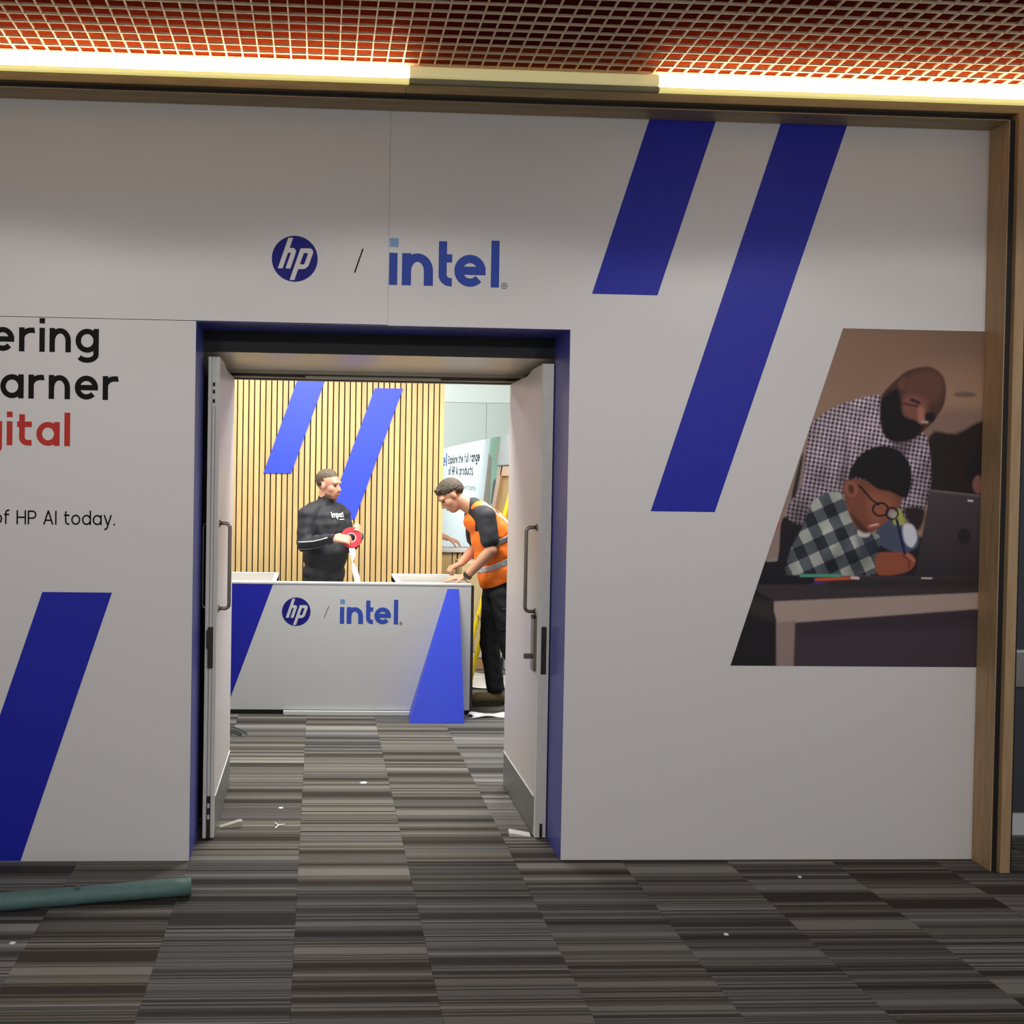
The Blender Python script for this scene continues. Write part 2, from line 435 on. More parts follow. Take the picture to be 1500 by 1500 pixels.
# printed panels: two above, one to the left of the doorway, one to the right
SE = 0.0005
PU = MB().prism([(-6, ZT + 0.003), (0.30 - SE, ZT + 0.003), (0.30 - SE, 3.466), (-6, 3.466)], XZ(0.02), 0, 0.02).build('printed_panel', M_white, wf)
PR = MB().prism([(0.30 + SE, ZT), (XR, ZT), (XR, 0.004), (3.14, 0.004), (3.14, 3.466), (0.30 + SE, 3.466)], XZ(0.02), 0, 0.02).build('printed_panel', M_white, wf)
PL = MB().prism([(-6, 0.004), (XL, 0.004), (XL, ZT), (-6, ZT)], XZ(0.02), 0, 0.02).build('printed_panel', M_white, wf)
E_ = 0.0
flat('blue_stripe', [(1.245, 2.637), (1.552, 2.637), (1.815, 3.463), (1.503, 3.463)], M_blue, PR, E_)
flat('blue_stripe', [(1.541, 1.6355), (1.844, 1.6355), (2.438, 3.461), (2.122, 3.461)], M_blue, PR, E_)
flat('blue_stripe', [(-1.646, 0.006), (-1.331, 0.006), (-0.934, 1.231), (-1.246, 1.231)], M_blue, PL, E_)

def disc(cx, cz, r, n=48): return [(cx + r * math.cos(2 * math.pi * i / n), cz + r * math.sin(2 * math.pi * i / n)) for i in range(n)]
def round_logo(parent, cx, cz, r, y, bluem, whitem):
    flat('logo_disc', disc(cx, cz, r), bluem, parent, y, 0.001)
    mb = MB(); s = 0.33
    fn = lambda u, v, d: (cx + (u + s * v) * r, y - 0.0012 - d, cz + v * r)
    w = 0.205
    for k, st in enumerate([[(-0.485, -0.43), (-0.485, 0.90)],
               [(-0.485, 0.36), (-0.26, 0.36)] + arc(-0.26, 0.24, 0.11, 0.12, 80, 10, 5) + [(-0.15, 0.22), (-0.15, -0.43)],
               [(0.20, -0.93), (0.20, 0.46)],
               [(0.20, 0.36), (0.48, 0.36)] + arc(0.48, 0.24, 0.12, 0.12, 80, 10, 5) + [(0.60, 0.22), (0.60, -0.22)] + arc(0.48, -0.22, 0.12, 0.12, -10, -80, 5) + [(0.46, -0.34), (0.20, -0.34)]]):
        ribbon(mb, st, w, fn, 0, 0.0006 + 0.00004 * k)
    mb.build('logo_letters', whitem, parent)
def word_logo(parent, x0, x1, base, y):
    """five letter wordmark with a lighter square dot; x0..x1 is its full width"""
    k = (x1 - x0) / (1327 - 740.0); xh = 170 * k; w = 0.26
    fn0 = XZ(y)
    def g(ch, u, uw, base_off=0):
        mb = MB(); st, a = glyph(ch, w)
        if ch == 'l': st = [[(w / 2, 0), (w / 2, 1.46)]]
        if ch == 'i': st = [[(w / 2, 0), (w / 2, 1.0)]]
        if ch == 't': st = [[(w / 2, 1.40), (w / 2, 0.36)] + arc(w / 2 + 0.24, 0.36, 0.24, 0.36 - w / 2, 180, 270, 8) + [(0.43, w / 2)], [(w / 2, 1 - w / 2), (0.43, 1 - w / 2)]]; a = 0.43
        for q, sk in enumerate(st):
            ribbon(mb, sk, w, lambda a_, b_, d: fn0(x0 + (u - 740) * k + a_ * uw * k / a, base + b_ * xh, d), 0, 0.001 + 0.00003 * q)
        return mb
    out = MB()
    for ch, u, uw in (('i', 740, 44), ('n', 808, 166), ('t', 1003, 72), ('e', 1087, 168), ('l', 1283, 44)):
        m_ = g(ch, u, uw); out.add(m_.v, m_.f)
    out.build('wordmark', M_intel, parent)
    flat('wordmark_dot', [(x0 + 2 * k, base + 200 * k), (x0 + 48 * k, base + 200 * k), (x0 + 48 * k, base + 247 * k), (x0 + 2 * k, base + 247 * k)], M_intel2, parent, y)
    mb = MB(); cx, cz = x0 + (1355 - 740) * k, base + 10 * k
    ribbon(mb, arc(cx, cz, 15 * k, 15 * k, 0, 360, 20), 3 * k, fn0, 0, 0.001)
    for st in glyph('R', 0.22)[0]: ribbon(mb, [(cx + (a - 0.45) * 10 * k, cz + (b - 0.67) * 10 * k) for a, b in st], 3 * k, fn0, 0, 0.001)
    mb.build('registered_mark', M_black, parent)

round_logo(PU, -0.128, 2.763, 0.1045, E_, M_logoblue, M_white)
flat('slash_mark', [(0.142, 2.706), (0.149, 2.706), (0.186, 2.817), (0.179, 2.817)], M_black, PU, E_)
word_logo(PR, 0.3035, 0.811, 2.655, E_)
f0 = XZ(E_)
text('headline', 'ering', M_black, PL, f0, right=-1.006, base=2.3155, xh=0.1085, w=0.225, track=0.19)
text('headline', 'arner', M_black, PL, f0, right=-0.917, base=2.104, xh=0.1085, w=0.225, track=0.19)
text('headline', 'gital', M_red, PL, f0, right=-1.130, base=1.892, xh=0.1085, w=0.235, track=0.19)
text('headline', 'of HP AI today.', M_black, PL, f0, right=-0.924, base=1.536, xh=0.0475, w=0.16, track=0.17, width=0.545)

# ---- the large photograph printed on the right panel: drawn as a colour field on a fine mesh
def photo_print(parent):
    NR, NC = 430, 330
    zt, zb = 2.505, 0.918
    v = np.linspace(0, 1, NR)[:, None] * np.ones((1, NC)); u = np.ones((NR, 1)) * np.linspace(0, 1, NC)[None, :]
    xl = 2.437 + (1.934 - 2.437) * v; X = xl + (3.139 - xl) * u; Z = zt + (zb - zt) * v
    # picture coordinates: about 0..1160 across, 0..1500 down
    Q = (Z - 2.53844) / -1.13582e-3; P = (X - 1.85926 - 2.94e-5 * Q) / 1.16489e-3
    C = np.zeros((NR, NC, 3))
    def L3(c): return np.array(lin(c))
    def sd(poly):
        poly = np.array(poly, float); n = len(poly); d = np.full(P.shape, 1e9); ins = np.zeros(P.shape, bool)
        for i in range(n):
            a, b = poly[i], poly[(i + 1) % n]; e = b - a
            t = np.clip(((P - a[0]) * e[0] + (Q - a[1]) * e[1]) / (e @ e + 1e-9), 0, 1)
            d = np.minimum(d, (P - a[0] - t * e[0]) ** 2 + (Q - a[1] - t * e[1]) ** 2)
            c = ((a[1] > Q) != (b[1] > Q)) & (P < (b[0] - a[0]) * (Q - a[1]) / (b[1] - a[1] + 1e-12) + a[0])
            ins ^= c
        return np.where(ins, -1, 1) * np.sqrt(d)
    def smooth(poly, it=2):
        if it < 2: return poly
        q = []; n = len(poly); A = np.array(poly, float)
        for i in range(n):
            p0, p1, p2, p3 = A[i - 1], A[i], A[(i + 1) % n], A[(i + 2) % n]
            for t in (0, 0.25, 0.5, 0.75):
                q.append(0.5 * (2 * p1 + (p2 - p0) * t + (2 * p0 - 5 * p1 + 4 * p2 - p3) * t * t + (3 * p1 - p0 - 3 * p2 + p3) * t ** 3))
        return q
    def fill(poly, col, soft=3.0, it=2, alpha=1.0):
        a = np.clip(0.5 - sd(smooth(poly, it)) / (2 * soft), 0, 1)[..., None] * alpha
        c = L3(col) if isinstance(col, tuple) else col
        C[:] = C * (1 - a) + c * a
    def line(pts, r, col, soft=2.0):
        d = np.full(P.shape, 1e9)
        for a, b in zip(pts[:-1], pts[1:]):
            e = np.array(b, float) - a; t = np.clip(((P - a[0]) * e[0] + (Q - a[1]) * e[1]) / (e @ e + 1e-9), 0, 1)
            d = np.minimum(d, np.hypot(P - a[0] - t * e[0], Q - a[1] - t * e[1]))
        a = np.clip(0.5 - (d - r) / (2 * soft), 0, 1)[..., None]; C[:] = C * (1 - a) + L3(col) * a
    def el(cx, cy, rx, ry, n=20, rot=0.0):
        return [(cx + rx * math.cos(t) * math.cos(rot) - ry * math.sin(t) * math.sin(rot), cy + rx * math.cos(t) * math.sin(rot) + ry * math.sin(t) * math.cos(rot)) for t in np.linspace(0, 2 * math.pi, n, endpoint=False)]
    # warm room behind
    k = np.clip((Q - 30) / 450, 0, 1)[..., None]; kx = np.clip((P - 450) / 650, 0, 1)[..., None]
    C[:] = L3((112, 88, 72)) * (1 - k) + L3((128, 100, 82)) * k
    C[:] = C * (1 - 0.25 * kx * (1 - k))
    fill(el(960, 330, 260, 130), (140, 108, 86), 90, 0, 0.6)
    fill([(800, 380), (1100, 350), (1100, 470), (820, 480)], (112, 88, 78), 25)
    fill(el(1000, 292, 48, 12), (96, 74, 62), 6, 0)
    fill([(850, 468), (960, 455), (1110, 412), (1110, 760), (830, 740)], (33, 27, 25), 8)
    fill([(330, 520), (250, 780), (150, 1010), (300, 1010), (330, 760)], (122, 104, 96), 10)
    fill([(318, 570), (330, 565), (300, 720), (280, 730)], (40, 32, 32), 5)
    line([(226, 835), (218, 862)], 5, (150, 60, 50))
    # dark chair and trousers behind the boy
    fill([(245, 815), (335, 842), (300, 960), (262, 1050), (140, 1052), (176, 985), (225, 975)], (27, 24, 27), 4)
    fill([(176, 985), (215, 975), (222, 992), (180, 996)], (120, 112, 108), 3)
    fold = np.ones(P.shape)
    r_ = np.random.default_rng(11)
    for q_ in range(9):
        an = r_.uniform(0, math.pi); fr = r_.uniform(0.018, 0.06)
        fold += 0.085 * np.sin((P * math.cos(an) + Q * math.sin(an)) * fr + 1.6 * np.sin(P * 0.011 + q_) + 1.4 * np.sin(Q * 0.013 + 2 * q_))
    fold = np.clip(fold, 0.45, 1.35)[..., None]
    # standing man: checked shirt
    chk = ((np.floor((P * 0.97 + Q * 0.16) / 8.5) % 2) + (np.floor((Q * 0.97 - P * 0.16) / 8.5) % 2))[..., None] / 2
    shade = np.clip(1.1 - np.abs(P - 560) / 900 - np.clip((Q - 560), 0, 400) / 900, 0.55, 1.1)[..., None]
    shirt = (L3((166, 150, 158)) * (1 - chk) + L3((50, 36, 44)) * chk) * shade * fold
    fill([(610, 306), (490, 340), (405, 388), (360, 430), (338, 560), (322, 680), (270, 760), (262, 812), (335, 842), (500, 790), (560, 760), (700, 800), (780, 815), (832, 770), (858, 650), (852, 520), (818, 448), (700, 470), (655, 400), (650, 310)], shirt, 3)
    fill([(490, 400), (520, 560), (490, 720), (470, 640), (495, 520)], (52, 40, 48), 14, 2, 0.55)
    fill([(600, 310), (648, 306), (655, 455), (612, 452)], shirt * 1.15, 3, 1)
    fill([(700, 490), (760, 470), (750, 560), (700, 560)], (60, 46, 54), 12, 2, 0.5)
    fill([(745, 770), (830, 770), (815, 850), (780, 850)], (38, 28, 30), 8)
    # head and beard
    fill([(655, 300), (720, 230), (770, 195), (850, 180), (903, 212), (920, 270), (910, 340), (872, 400), (835, 440), (780, 482), (700, 492), (655, 450), (648, 370)], (66, 42, 37), 4)
    fill([(760, 230), (850, 195), (905, 230), (905, 300), (860, 330), (790, 320), (750, 290)], (84, 54, 46), 16)
    fill([(750, 300), (830, 310), (845, 360), (820, 410), (770, 400), (738, 360)], (106, 66, 55), 12)
    fill([(650, 330), (715, 275), (735, 330), (742, 385), (800, 405), (826, 432), (782, 480), (706, 494), (660, 455)], (22, 18, 19), 7)
    fill([(830, 375), (872, 370), (870, 405), (838, 402)], (30, 22, 22), 5)
    line([(778, 318), (808, 330)], 6, (40, 26, 24), 4)
    fill([(806, 350), (828, 355), (828, 410), (806, 408)], (140, 92, 76), 7)
    line([(822, 408), (842, 410)], 4, (160, 140, 140), 4)
    fill(el(738, 252, 15, 26, 16, 0.3), (88, 55, 48), 4, 0)
    line([(745, 335), (800, 345)], 3, (36, 22, 20), 4)
    # person at the right edge
    fill([(1008, 600), (1035, 545), (1090, 522), (1110, 522), (1110, 715), (1060, 712), (1040, 680), (1010, 640)], (27, 24, 27), 4)
    fill(el(1055, 665, 24, 38), (108, 72, 62), 5, 0)
    fill([(1060, 560), (1110, 560), (1110, 640), (1068, 640)], (32, 26, 28), 6)
    # boy: arms and plaid shirt
    fill([(600, 900), (870, 880), (830, 1060), (600, 1056)], (30, 26, 28), 8, 1)
    a1 = (np.floor((P * 0.9 - Q * 0.42) / 46) % 2); b1 = (np.floor((Q * 0.9 + P * 0.42 + 20) / 52) % 2)
    s = (a1 + b1)[..., None]
    plaid = np.where(s > 1.5, L3((34, 36, 42)), np.where(s > 0.5, L3((70, 74, 78)), L3((138, 140, 132))))
    plaid = plaid * fold
    fill([(650, 815), (735, 825), (800, 870), (802, 925), (750, 952), (690, 945), (630, 900)], (60, 66, 84), 4)
    fill([(742, 838), (782, 838), (800, 890), (778, 930), (748, 905)], (176, 174, 182), 5)
    fill([(700, 790), (728, 772), (748, 830), (705, 836)], (140, 142, 66), 4)
    fill([(470, 705), (420, 712), (362, 755), (322, 860), (280, 940), (262, 1048), (420, 1054), (622, 1042), (636, 962), (640, 880), (560, 868), (520, 790), (490, 720)], plaid, 4, 2)
    fill([(540, 850), (600, 870), (630, 900), (610, 960), (560, 940)], (44, 48, 62), 12, 2, 0.6)
    fill([(556, 860), (602, 868), (596, 888), (560, 886)], (170, 168, 160), 4)
    # boy: face, ear, hair, glasses, hand
    fill([(496, 665), (560, 648), (640, 680), (738, 712), (728, 755), (700, 800), (655, 840), (615, 866), (575, 866), (535, 830), (505, 750)], (104, 60, 46), 4)
    fill([(600, 700), (700, 730), (690, 790), (640, 830), (600, 800)], (122, 72, 55), 16)
    fill([(536, 800), (600, 866), (565, 866), (525, 800)], (66, 38, 32), 8)
    fill(el(527, 690, 27, 36, 20, -0.2), (124, 74, 58), 4, 0)
    fill(el(527, 692, 12, 20, 20, -0.2), (72, 40, 34), 5, 0)
    fill([(518, 655), (528, 600), (575, 540), (650, 510), (722, 528), (768, 580), (778, 650), (760, 722), (735, 722), (690, 700), (640, 690), (585, 655), (545, 645)], (23, 19, 20), 5)
    line([(560, 676), (612, 735), (640, 755)], 4, (24, 22, 28))
    line(el(648, 774, 32, 27) + [el(648, 774, 32, 27)[0]], 4, (22, 20, 26)); line(el(696, 790, 24, 24) + [el(696, 790, 24, 24)[0]], 4, (22, 20, 26))
    fill(el(698, 792, 16, 15), (150, 150, 160), 7, 0, 0.6)
    line([(600, 846), (640, 838)], 6, (150, 84, 72), 4); line([(606, 842), (636, 834)], 2, (190, 176, 168), 2)
    fill([(632, 962), (700, 950), (770, 955), (792, 985), (775, 1020), (720, 1042), (636, 1042)], (124, 66, 48), 4)
    line([(742, 965), (768, 985), (764, 1015)], 3, (80, 40, 32)); line([(760, 960), (786, 985)], 6, (150, 88, 66), 4)
    line([(716, 818), (730, 880), (748, 955)], 6, (26, 30, 66)); 
    # laptop
    lp = np.clip((Q - 690) / 360, 0, 1)[..., None]
    fill([(856, 692), (1110, 716), (1110, 1062), (788, 1052)], L3((62, 54, 57)) * (1 - lp) + L3((40, 35, 38)) * lp, 3, 1)
    line([(856, 692), (1110, 716)], 4, (92, 80, 80), 3)
    fill(el(996, 881, 27, 34), (34, 30, 33), 3, 0)
    line([(1014, 732), (1030, 733)], 4, (170, 165, 165))
    # table
    fill([(150, 1048), (420, 1052), (1110, 1044), (1110, 1120), (215, 1164), (115, 1112)], (50, 42, 44), 3, 1)
    fill([(150, 1046), (400, 1056), (410, 1086), (140, 1092)], (24, 22, 28), 4, 1)
    fill([(430, 1066), (1110, 1056), (1110, 1090), (430, 1100)], (36, 31, 33), 10, 1, 0.7)
    line([(318, 1052), (482, 1050)], 6, (66, 128, 104)); line([(380, 1068), (525, 1060)], 6, (166, 66, 44)); line([(530, 1058), (555, 1060)], 6, (180, 150, 150)); line([(370, 1082), (410, 1080)], 4, (46, 46, 110))
    line([(820, 1057), (860, 1057)], 3, (170, 160, 150))
    fill([(120, 1108), (215, 1160), (222, 1460), (0, 1460), (25, 1330)], (27, 25, 27), 4, 1)
    fill([(100, 1140), (210, 1165), (210, 1240), (100, 1215)], (50, 42, 42), 12, 1, 0.7)
    fill([(280, 1230), (1110, 1170), (1110, 1470), (270, 1470)], (56, 45, 51), 6, 1)
    fill([(300, 1240), (1110, 1180), (1110, 1240), (300, 1300)], (38, 31, 35), 30, 1, 0.6)
    fill([(208, 1160), (1110, 1112), (1110, 1178), (300, 1246), (222, 1252), (208, 1200)], (140, 122, 112), 4, 1)
    fill([(218, 1248), (294, 1240), (286, 1460), (216, 1460)], (122, 103, 98), 5, 1)
    C[:] = np.clip(C * 1.7, 0, 0.8)
    me = bpy.data.meshes.new('photo_print')
    co = np.stack([X, np.full(X.shape, -0.0011), Z], -1).reshape(-1, 3)
    idx = np.arange(NR * NC).reshape(NR, NC)
    quads = np.stack([idx[:-1, :-1], idx[1:, :-1], idx[1:, 1:], idx[:-1, 1:]], -1).reshape(-1, 4)
    me.vertices.add(len(co)); me.vertices.foreach_set('co', co.ravel())
    me.loops.add(quads.size); me.loops.foreach_set('vertex_index', quads.ravel().astype(np.int32))
    me.polygons.add(len(quads)); me.polygons.foreach_set('loop_start', np.arange(0, quads.size, 4, dtype=np.int32))
    me.update(calc_edges=True)
    at = me.color_attributes.new('ink', 'FLOAT_COLOR', 'POINT')
    at.data.foreach_set('color', np.concatenate([C.reshape(-1, 3), np.ones((len(co), 1))], 1).astype(np.float32).ravel())
    m = bpy.data.materials.new('photo_ink'); m.use_nodes = True; N = m.node_tree.nodes
    a = N.new('ShaderNodeAttribute'); a.attribute_name = 'ink'
    m.node_tree.links.new(a.outputs['Color'], N['Principled BSDF'].inputs['Base Color']); N['Principled BSDF'].inputs['Roughness'].default_value = 0.55; N['Principled BSDF'].inputs['Specular IOR Level'].default_value = 0.2
    o = link('photo_print', me, m, parent)
    o['label'] = 'printed photo of a bearded man leaning over a boy writing beside a laptop'
photo_print(PR)

# ------------------------------------------------------------------ blue lined portal, recess and door frame
pl = thing('portal_lining', ((XL + XR) / 2, 0.15, 0), 'deep blue lining boards around the doorway opening', 'door surround')
box('jamb_board', XL + 0.0003, XL + 0.002, 0.0005, 0.285, 0.0, ZT - 0.0025, M_lining, pl)
box('jamb_board', XR - 0.002, XR - 0.0003, 0.0005, 0.285, 0.0, ZT - 0.0025, M_lining, pl)
box('head_board', XL + 0.0004, XR - 0.0004, 0.0005, 0.285, ZT - 0.002, ZT - 0.0003, M_lining, pl)
box('fascia', XL + 0.0004, XR - 0.0004, 0.2855, 0.2995, 2.370, 2.468, M_dark, pl)['label'] = 'black fascia under the lining'
SOF = 2.372
d1 = tag(thing('door_1', ((XL + XR) / 2, 1.1, 0), None, None), kind='structure')
box('soffit', XL - 0.03, XR + 0.03, 0.30, 1.18, SOF, 2.44, M_cream, d1)
box('reveal_board', XL - 0.0302, XL - 0.022, 0.286, 1.06, 0, SOF, M_recess, d1)
box('reveal_board', XR + 0.022, XR + 0.0302, 0.286, 1.06, 0, SOF, M_recess, d1)
box('frame_head', XL - 0.022, XR + 0.022, 1.083, 1.17, 2.326, SOF, M_cream, d1)
box('frame_jamb', XL - 0.03, -0.552, 1.083, 1.17, 0, 2.326, M_cream, d1)
box('frame_jamb', 1.146, XR + 0.03, 1.083, 1.17, 0, 2.326, M_cream, d1)
box('stop_strip', -0.54, 1.14, 1.072, 1.083, 2.343, 2.352, M_darksteel, d1)
box('stop_strip', -0.54, 1.14, 1.09, 1.13, 2.318, 2.3262, M_darksteel, d1)

def leaf(side):
    """an open door leaf; side -1 is the left leaf, +1 the right one"""
    L_ = side < 0
    x_in = -0.489 if L_ else 1.087; x_out = -0.543 if L_ else 1.141
    lab = 'open white door leaf on the left with a worn grooved edge and flush bolts' if L_ else 'open white door leaf on the right with a lock plate and thumb turn'
    r = thing('door_leaf', ((x_in + x_out) / 2, 0.68, 0), lab, 'door', 'double doors')
    a, b = min(x_in, x_out), max(x_in, x_out)
    s = 1 if L_ else -1                                    # direction from the leaf into the doorway
    # leaf core with the raked top corner
    mb = MB(); fn = lambda u, v, d: (a + (b - a) * d, u, v)
    mb.prism([(0.284, 0.006), (1.075, 0.006), (1.075, 2.318), (0.62, 2.318), (0.50, 2.340), (0.284, 2.343)], fn, 0, 1)
    mb.build('panel', M_door, r, bevel=0.0015)
    e = MB()
    if L_:      # rebated meeting edge
        e.box(a, a + 0.016, 0.268, 0.284, 0.006, 2.343); e.box(b - 0.018, b, 0.274, 0.284, 0.006, 2.343); e.box(a + 0.021, b - 0.0215, 0.271, 0.284, 0.006, 2.343)
    else:
        e.box(a + 0.001, b, 0.270, 0.284, 0.006, 2.343)
    e.build('edge_strip', M_dooredge, r)
    f = x_in
    kp = MB().box(min(f, f + s * 0.0018), max(f, f + s * 0.0018), 0.30, 1.07, 0.008, 0.200).build('kick_plate', M_alu, r)
    box('kick_plate_rim', min(f, f + s * 0.004), max(f, f + s * 0.004), 0.30, 1.07, 0.1985, 0.203, M_skirt, r)
    yh = 0.345
    for fx, sg in ((x_in, s), (x_out, -s)):
        dd = 0.052 if sg == s else 0.024
        z0, z1 = 1.115, 1.535
        path = [(fx, yh, z0)] + [(fx + sg * (dd - 0.022), yh, z0)] + [(fx + sg * (dd - 0.022 + 0.022 * math.sin(t)), yh, z0 + 0.022 - 0.022 * math.cos(t)) for t in np.linspace(0.3, math.pi / 2, 5)]
        path += [(fx + sg * (dd - 0.022 + 0.022 * math.cos(t)), yh, z1 - 0.022 + 0.022 * math.sin(t)) for t in np.linspace(0, math.pi / 2 - 0.3, 5)] + [(fx + sg * (dd - 0.022), yh, z1), (fx, yh, z1)]
        h = MB().tube(path, 0.0095, 12).build('pull_handle', M_steel, r, True)
        for z in (z0, z1):
            ro_ = MB().tube([(fx, yh, z), (fx + sg * 0.006, yh, z)], 0.018, 16).build('rose', M_steel, h)
    xm = (a + b) / 2
    if L_:
        box('latch_plate', xm - 0.014, xm + 0.012, 0.262, 0.2745, 0.835, 1.035, M_darksteel, r, 0.001)
        box('latch_plate', xm - 0.020, xm - 0.010, 0.260, 0.2705, 0.93, 1.02, M_darksteel, r, 0.001)
        box('flush_bolt', xm - 0.008, xm + 0.010, 0.2655, 0.2735, 0.006, 0.21, M_darksteel, r, 0.001)
        box('flush_bolt', xm - 0.010, xm + 0.012, 0.2675, 0.2735, 2.10, 2.335, M_dooredge, r, 0.001)
        for z in (0.155, 0.10):
            box('bolt_slide', xm - 0.005, xm + 0.006, 0.2625, 0.2665, z, z + 0.022, M_skirt, r)
        for z in (2.20, 2.165, 2.12):
            box('bolt_slot', xm - 0.005, xm + 0.006, 0.2655, 0.2685, z, z + 0.018, M_dark, r)
    else:
        box('lock_plate', xm - 0.012, xm + 0.014, 0.266, 0.2705, 0.815, 1.05, M_darksteel, r, 0.001)
        lk = box('lock_case', f - 0.014, f, 0.31, 0.375, 0.82, 1.085, M_steel, r, 0.002)
        box('lock_cap', f - 0.016, f, 0.312, 0.37, 1.08, 1.097, M_dark, r, 0.001)
        tt = box('thumb_turn', f - 0.055, f - 0.012, 0.335, 0.352, 0.878, 0.905, M_steel, r, 0.003)
        box('flush_bolt', xm - 0.004, xm + 0.010, 0.2655, 0.2705, 0.006, 0.075, M_darksteel, r, 0.001)
        MB().ell((f - 0.0005, 0.31, 1.62), (0.0018, 0.012, 0.03)).build('scuff', M_dooredge, r, True)
    # closer arm from the leaf top to the frame head
    p0 = Vector((x_in - s * 0.01, 0.98, 2.332)); p1 = Vector((x_in + s * 0.40, 1.076, 2.338))
    MB().tube([p0, p1], 0.006, 8).build('closer_arm', M_darksteel, r, True)
    for z in (0.25, 1.15, 2.05):
        MB().tube([((x_out - s*0.004), 1.078, z), ((x_out - s*0.004), 1.078, z + 0.1)], 0.007, 8).build('hinge', M_steel, r, True)
    return r
leaf(-1); leaf(1)

# ------------------------------------------------------------------ oak trim, light trough, side wall
t1 = tag(thing('trim_1', (3.16, -0.1, 0), None, None), kind='structure')
box('liner_board', 3.121, 3.1385, -0.078, -0.0005, 0, 3.447, M_oak, t1, 0.001)
box('liner_board', 3.119, 3.124, -0.130, -0.080, 0, 3.445, M_oak, t1, 0.0005)
box('shadow_gap_fill', 3.1245, 3.1485, -0.1285, -0.0795, 0, 3.447, M_dark, t1)  # solid black strips fill the trim gaps in place of their shadow
box('post', 3.149, 3.196, -0.152, 0.0205, 0, 3.474, M_oak, t1, 0.001)
box('shadow_gap_fill', 3.196, 3.206, -0.147, 0.3295, 0, 3.474, M_dark, t1)
t2 = tag(thing('trim_2', (0, -0.1, 3.45), None, None), kind='structure')
box('liner_board', -6, 3.121, -0.078, -0.0005, 3.447, 3.465, M_oakh, t2, 0.001)
box('liner_board', -6, 3.124, -0.130, -0.080, 3.445, 3.450, M_oakh, t2, 0.0005)
box('shadow_gap_fill', -6, 3.146, -0.105, -0.0795, 3.4505, 3.4745, M_dark, t2)
box('fascia_board', -6, 0.355, -0.140, -0.02, 3.475, 3.512, M_oakh, t2, 0.001)
box('fascia_board', 0.357, 8, -0.140, -0.02, 3.475, 3.512, M_oakh, t2, 0.001)
box('bulkhead', -6, 8, -0.10, 0.0205, 3.47, 3.705, M_bulk, t2)

M_led = emit('led_diffuser_lit', (255, 236, 190), 13.0)
M_edge = emit('led_lip_glow', (226, 214, 110), 0.75)  # lip is no lamp: light caught from the strip, put in as emission
M_off = emit('unlit_diffuser_glow', (222, 205, 120), 0.42)  # unlit section: light leaking from its neighbours, put in as weak emission
M_offedge = mat('led_profile_unlit', (150, 148, 116), 0.35)
def strip(x0, x1, m, me_, label):
    r = thing('strip_light', ((x0 + x1) / 2, -0.13, 3.52), label, 'light', 'linear lights over the wall')
    # diffuser with a rounded nose, standing proud of the trough
    prof = [(-0.10, 3.540), (-0.143, 3.540), (-0.150, 3.546), (-0.150, 3.585), (-0.143, 3.592), (-0.10, 3.592)]
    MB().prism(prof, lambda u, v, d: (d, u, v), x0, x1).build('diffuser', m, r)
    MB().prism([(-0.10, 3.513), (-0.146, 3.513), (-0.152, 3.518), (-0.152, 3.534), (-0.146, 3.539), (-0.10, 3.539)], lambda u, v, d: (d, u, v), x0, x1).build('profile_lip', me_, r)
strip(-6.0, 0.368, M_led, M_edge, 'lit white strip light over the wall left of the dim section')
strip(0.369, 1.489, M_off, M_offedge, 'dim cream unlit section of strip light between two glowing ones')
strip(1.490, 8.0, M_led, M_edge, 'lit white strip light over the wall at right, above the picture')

wr = tag(box('wall_right', 3.2065, 8, 0.33, 1.18, 0, 3.85, M_slate), kind='structure')
tag(box('baseboard_right', 3.2065, 8, 0.312, 0.3299, 0.0, 0.109, M_skirt), kind='structure')
hr = thing('wall_rail', (3.9, 0.30, 0.85), 'grey wall rail with a pale top edge on the slate wall', 'rail')
box('rail_board', 3.22, 5.2, 0.302, 0.3295, 0.76, 0.935, M_alu, hr, 0.002)
box('rail_cap', 3.22, 5.2, 0.298, 0.3295, 0.935, 0.946, M_skirt, hr, 0.001)

# ------------------------------------------------------------------ bright room behind the doors
tag(box('wall_left', -3.4, -3.2, 1.18, 10.2, 0, 3.5, M_roomwall), kind='structure')
tag(box('wall_room_right', 4.6, 4.8, 1.18, 10.2, 0, 3.5, M_roomwall), kind='structure')
wb = tag(box('wall_back', -3.4, 4.8, 10.0, 10.2, 0, 3.5, M_roomwall), kind='structure')
tag(box('ceiling_room', -3.4, 4.8, 1.18, 10.2, 3.5, 3.6, M_roomwall), kind='structure')
M_pan = mat('grey_green_panel', (200, 208, 203), 0.55, var=0.02)
for x0, x1 in ((-3.19, -0.35), (-0.345, 2.505), (2.51, 4.59)):
    box('wall_panel', x0, x1, 9.97, 9.999, 0.0, 2.905, M_pan, wb, 0.001)
for x0, x1 in ((-3.19, 4.59),):
    box('wall_panel', x0, x1, 9.965, 9.999, 2.912, 3.5, M_roomwall, wb, 0.001)

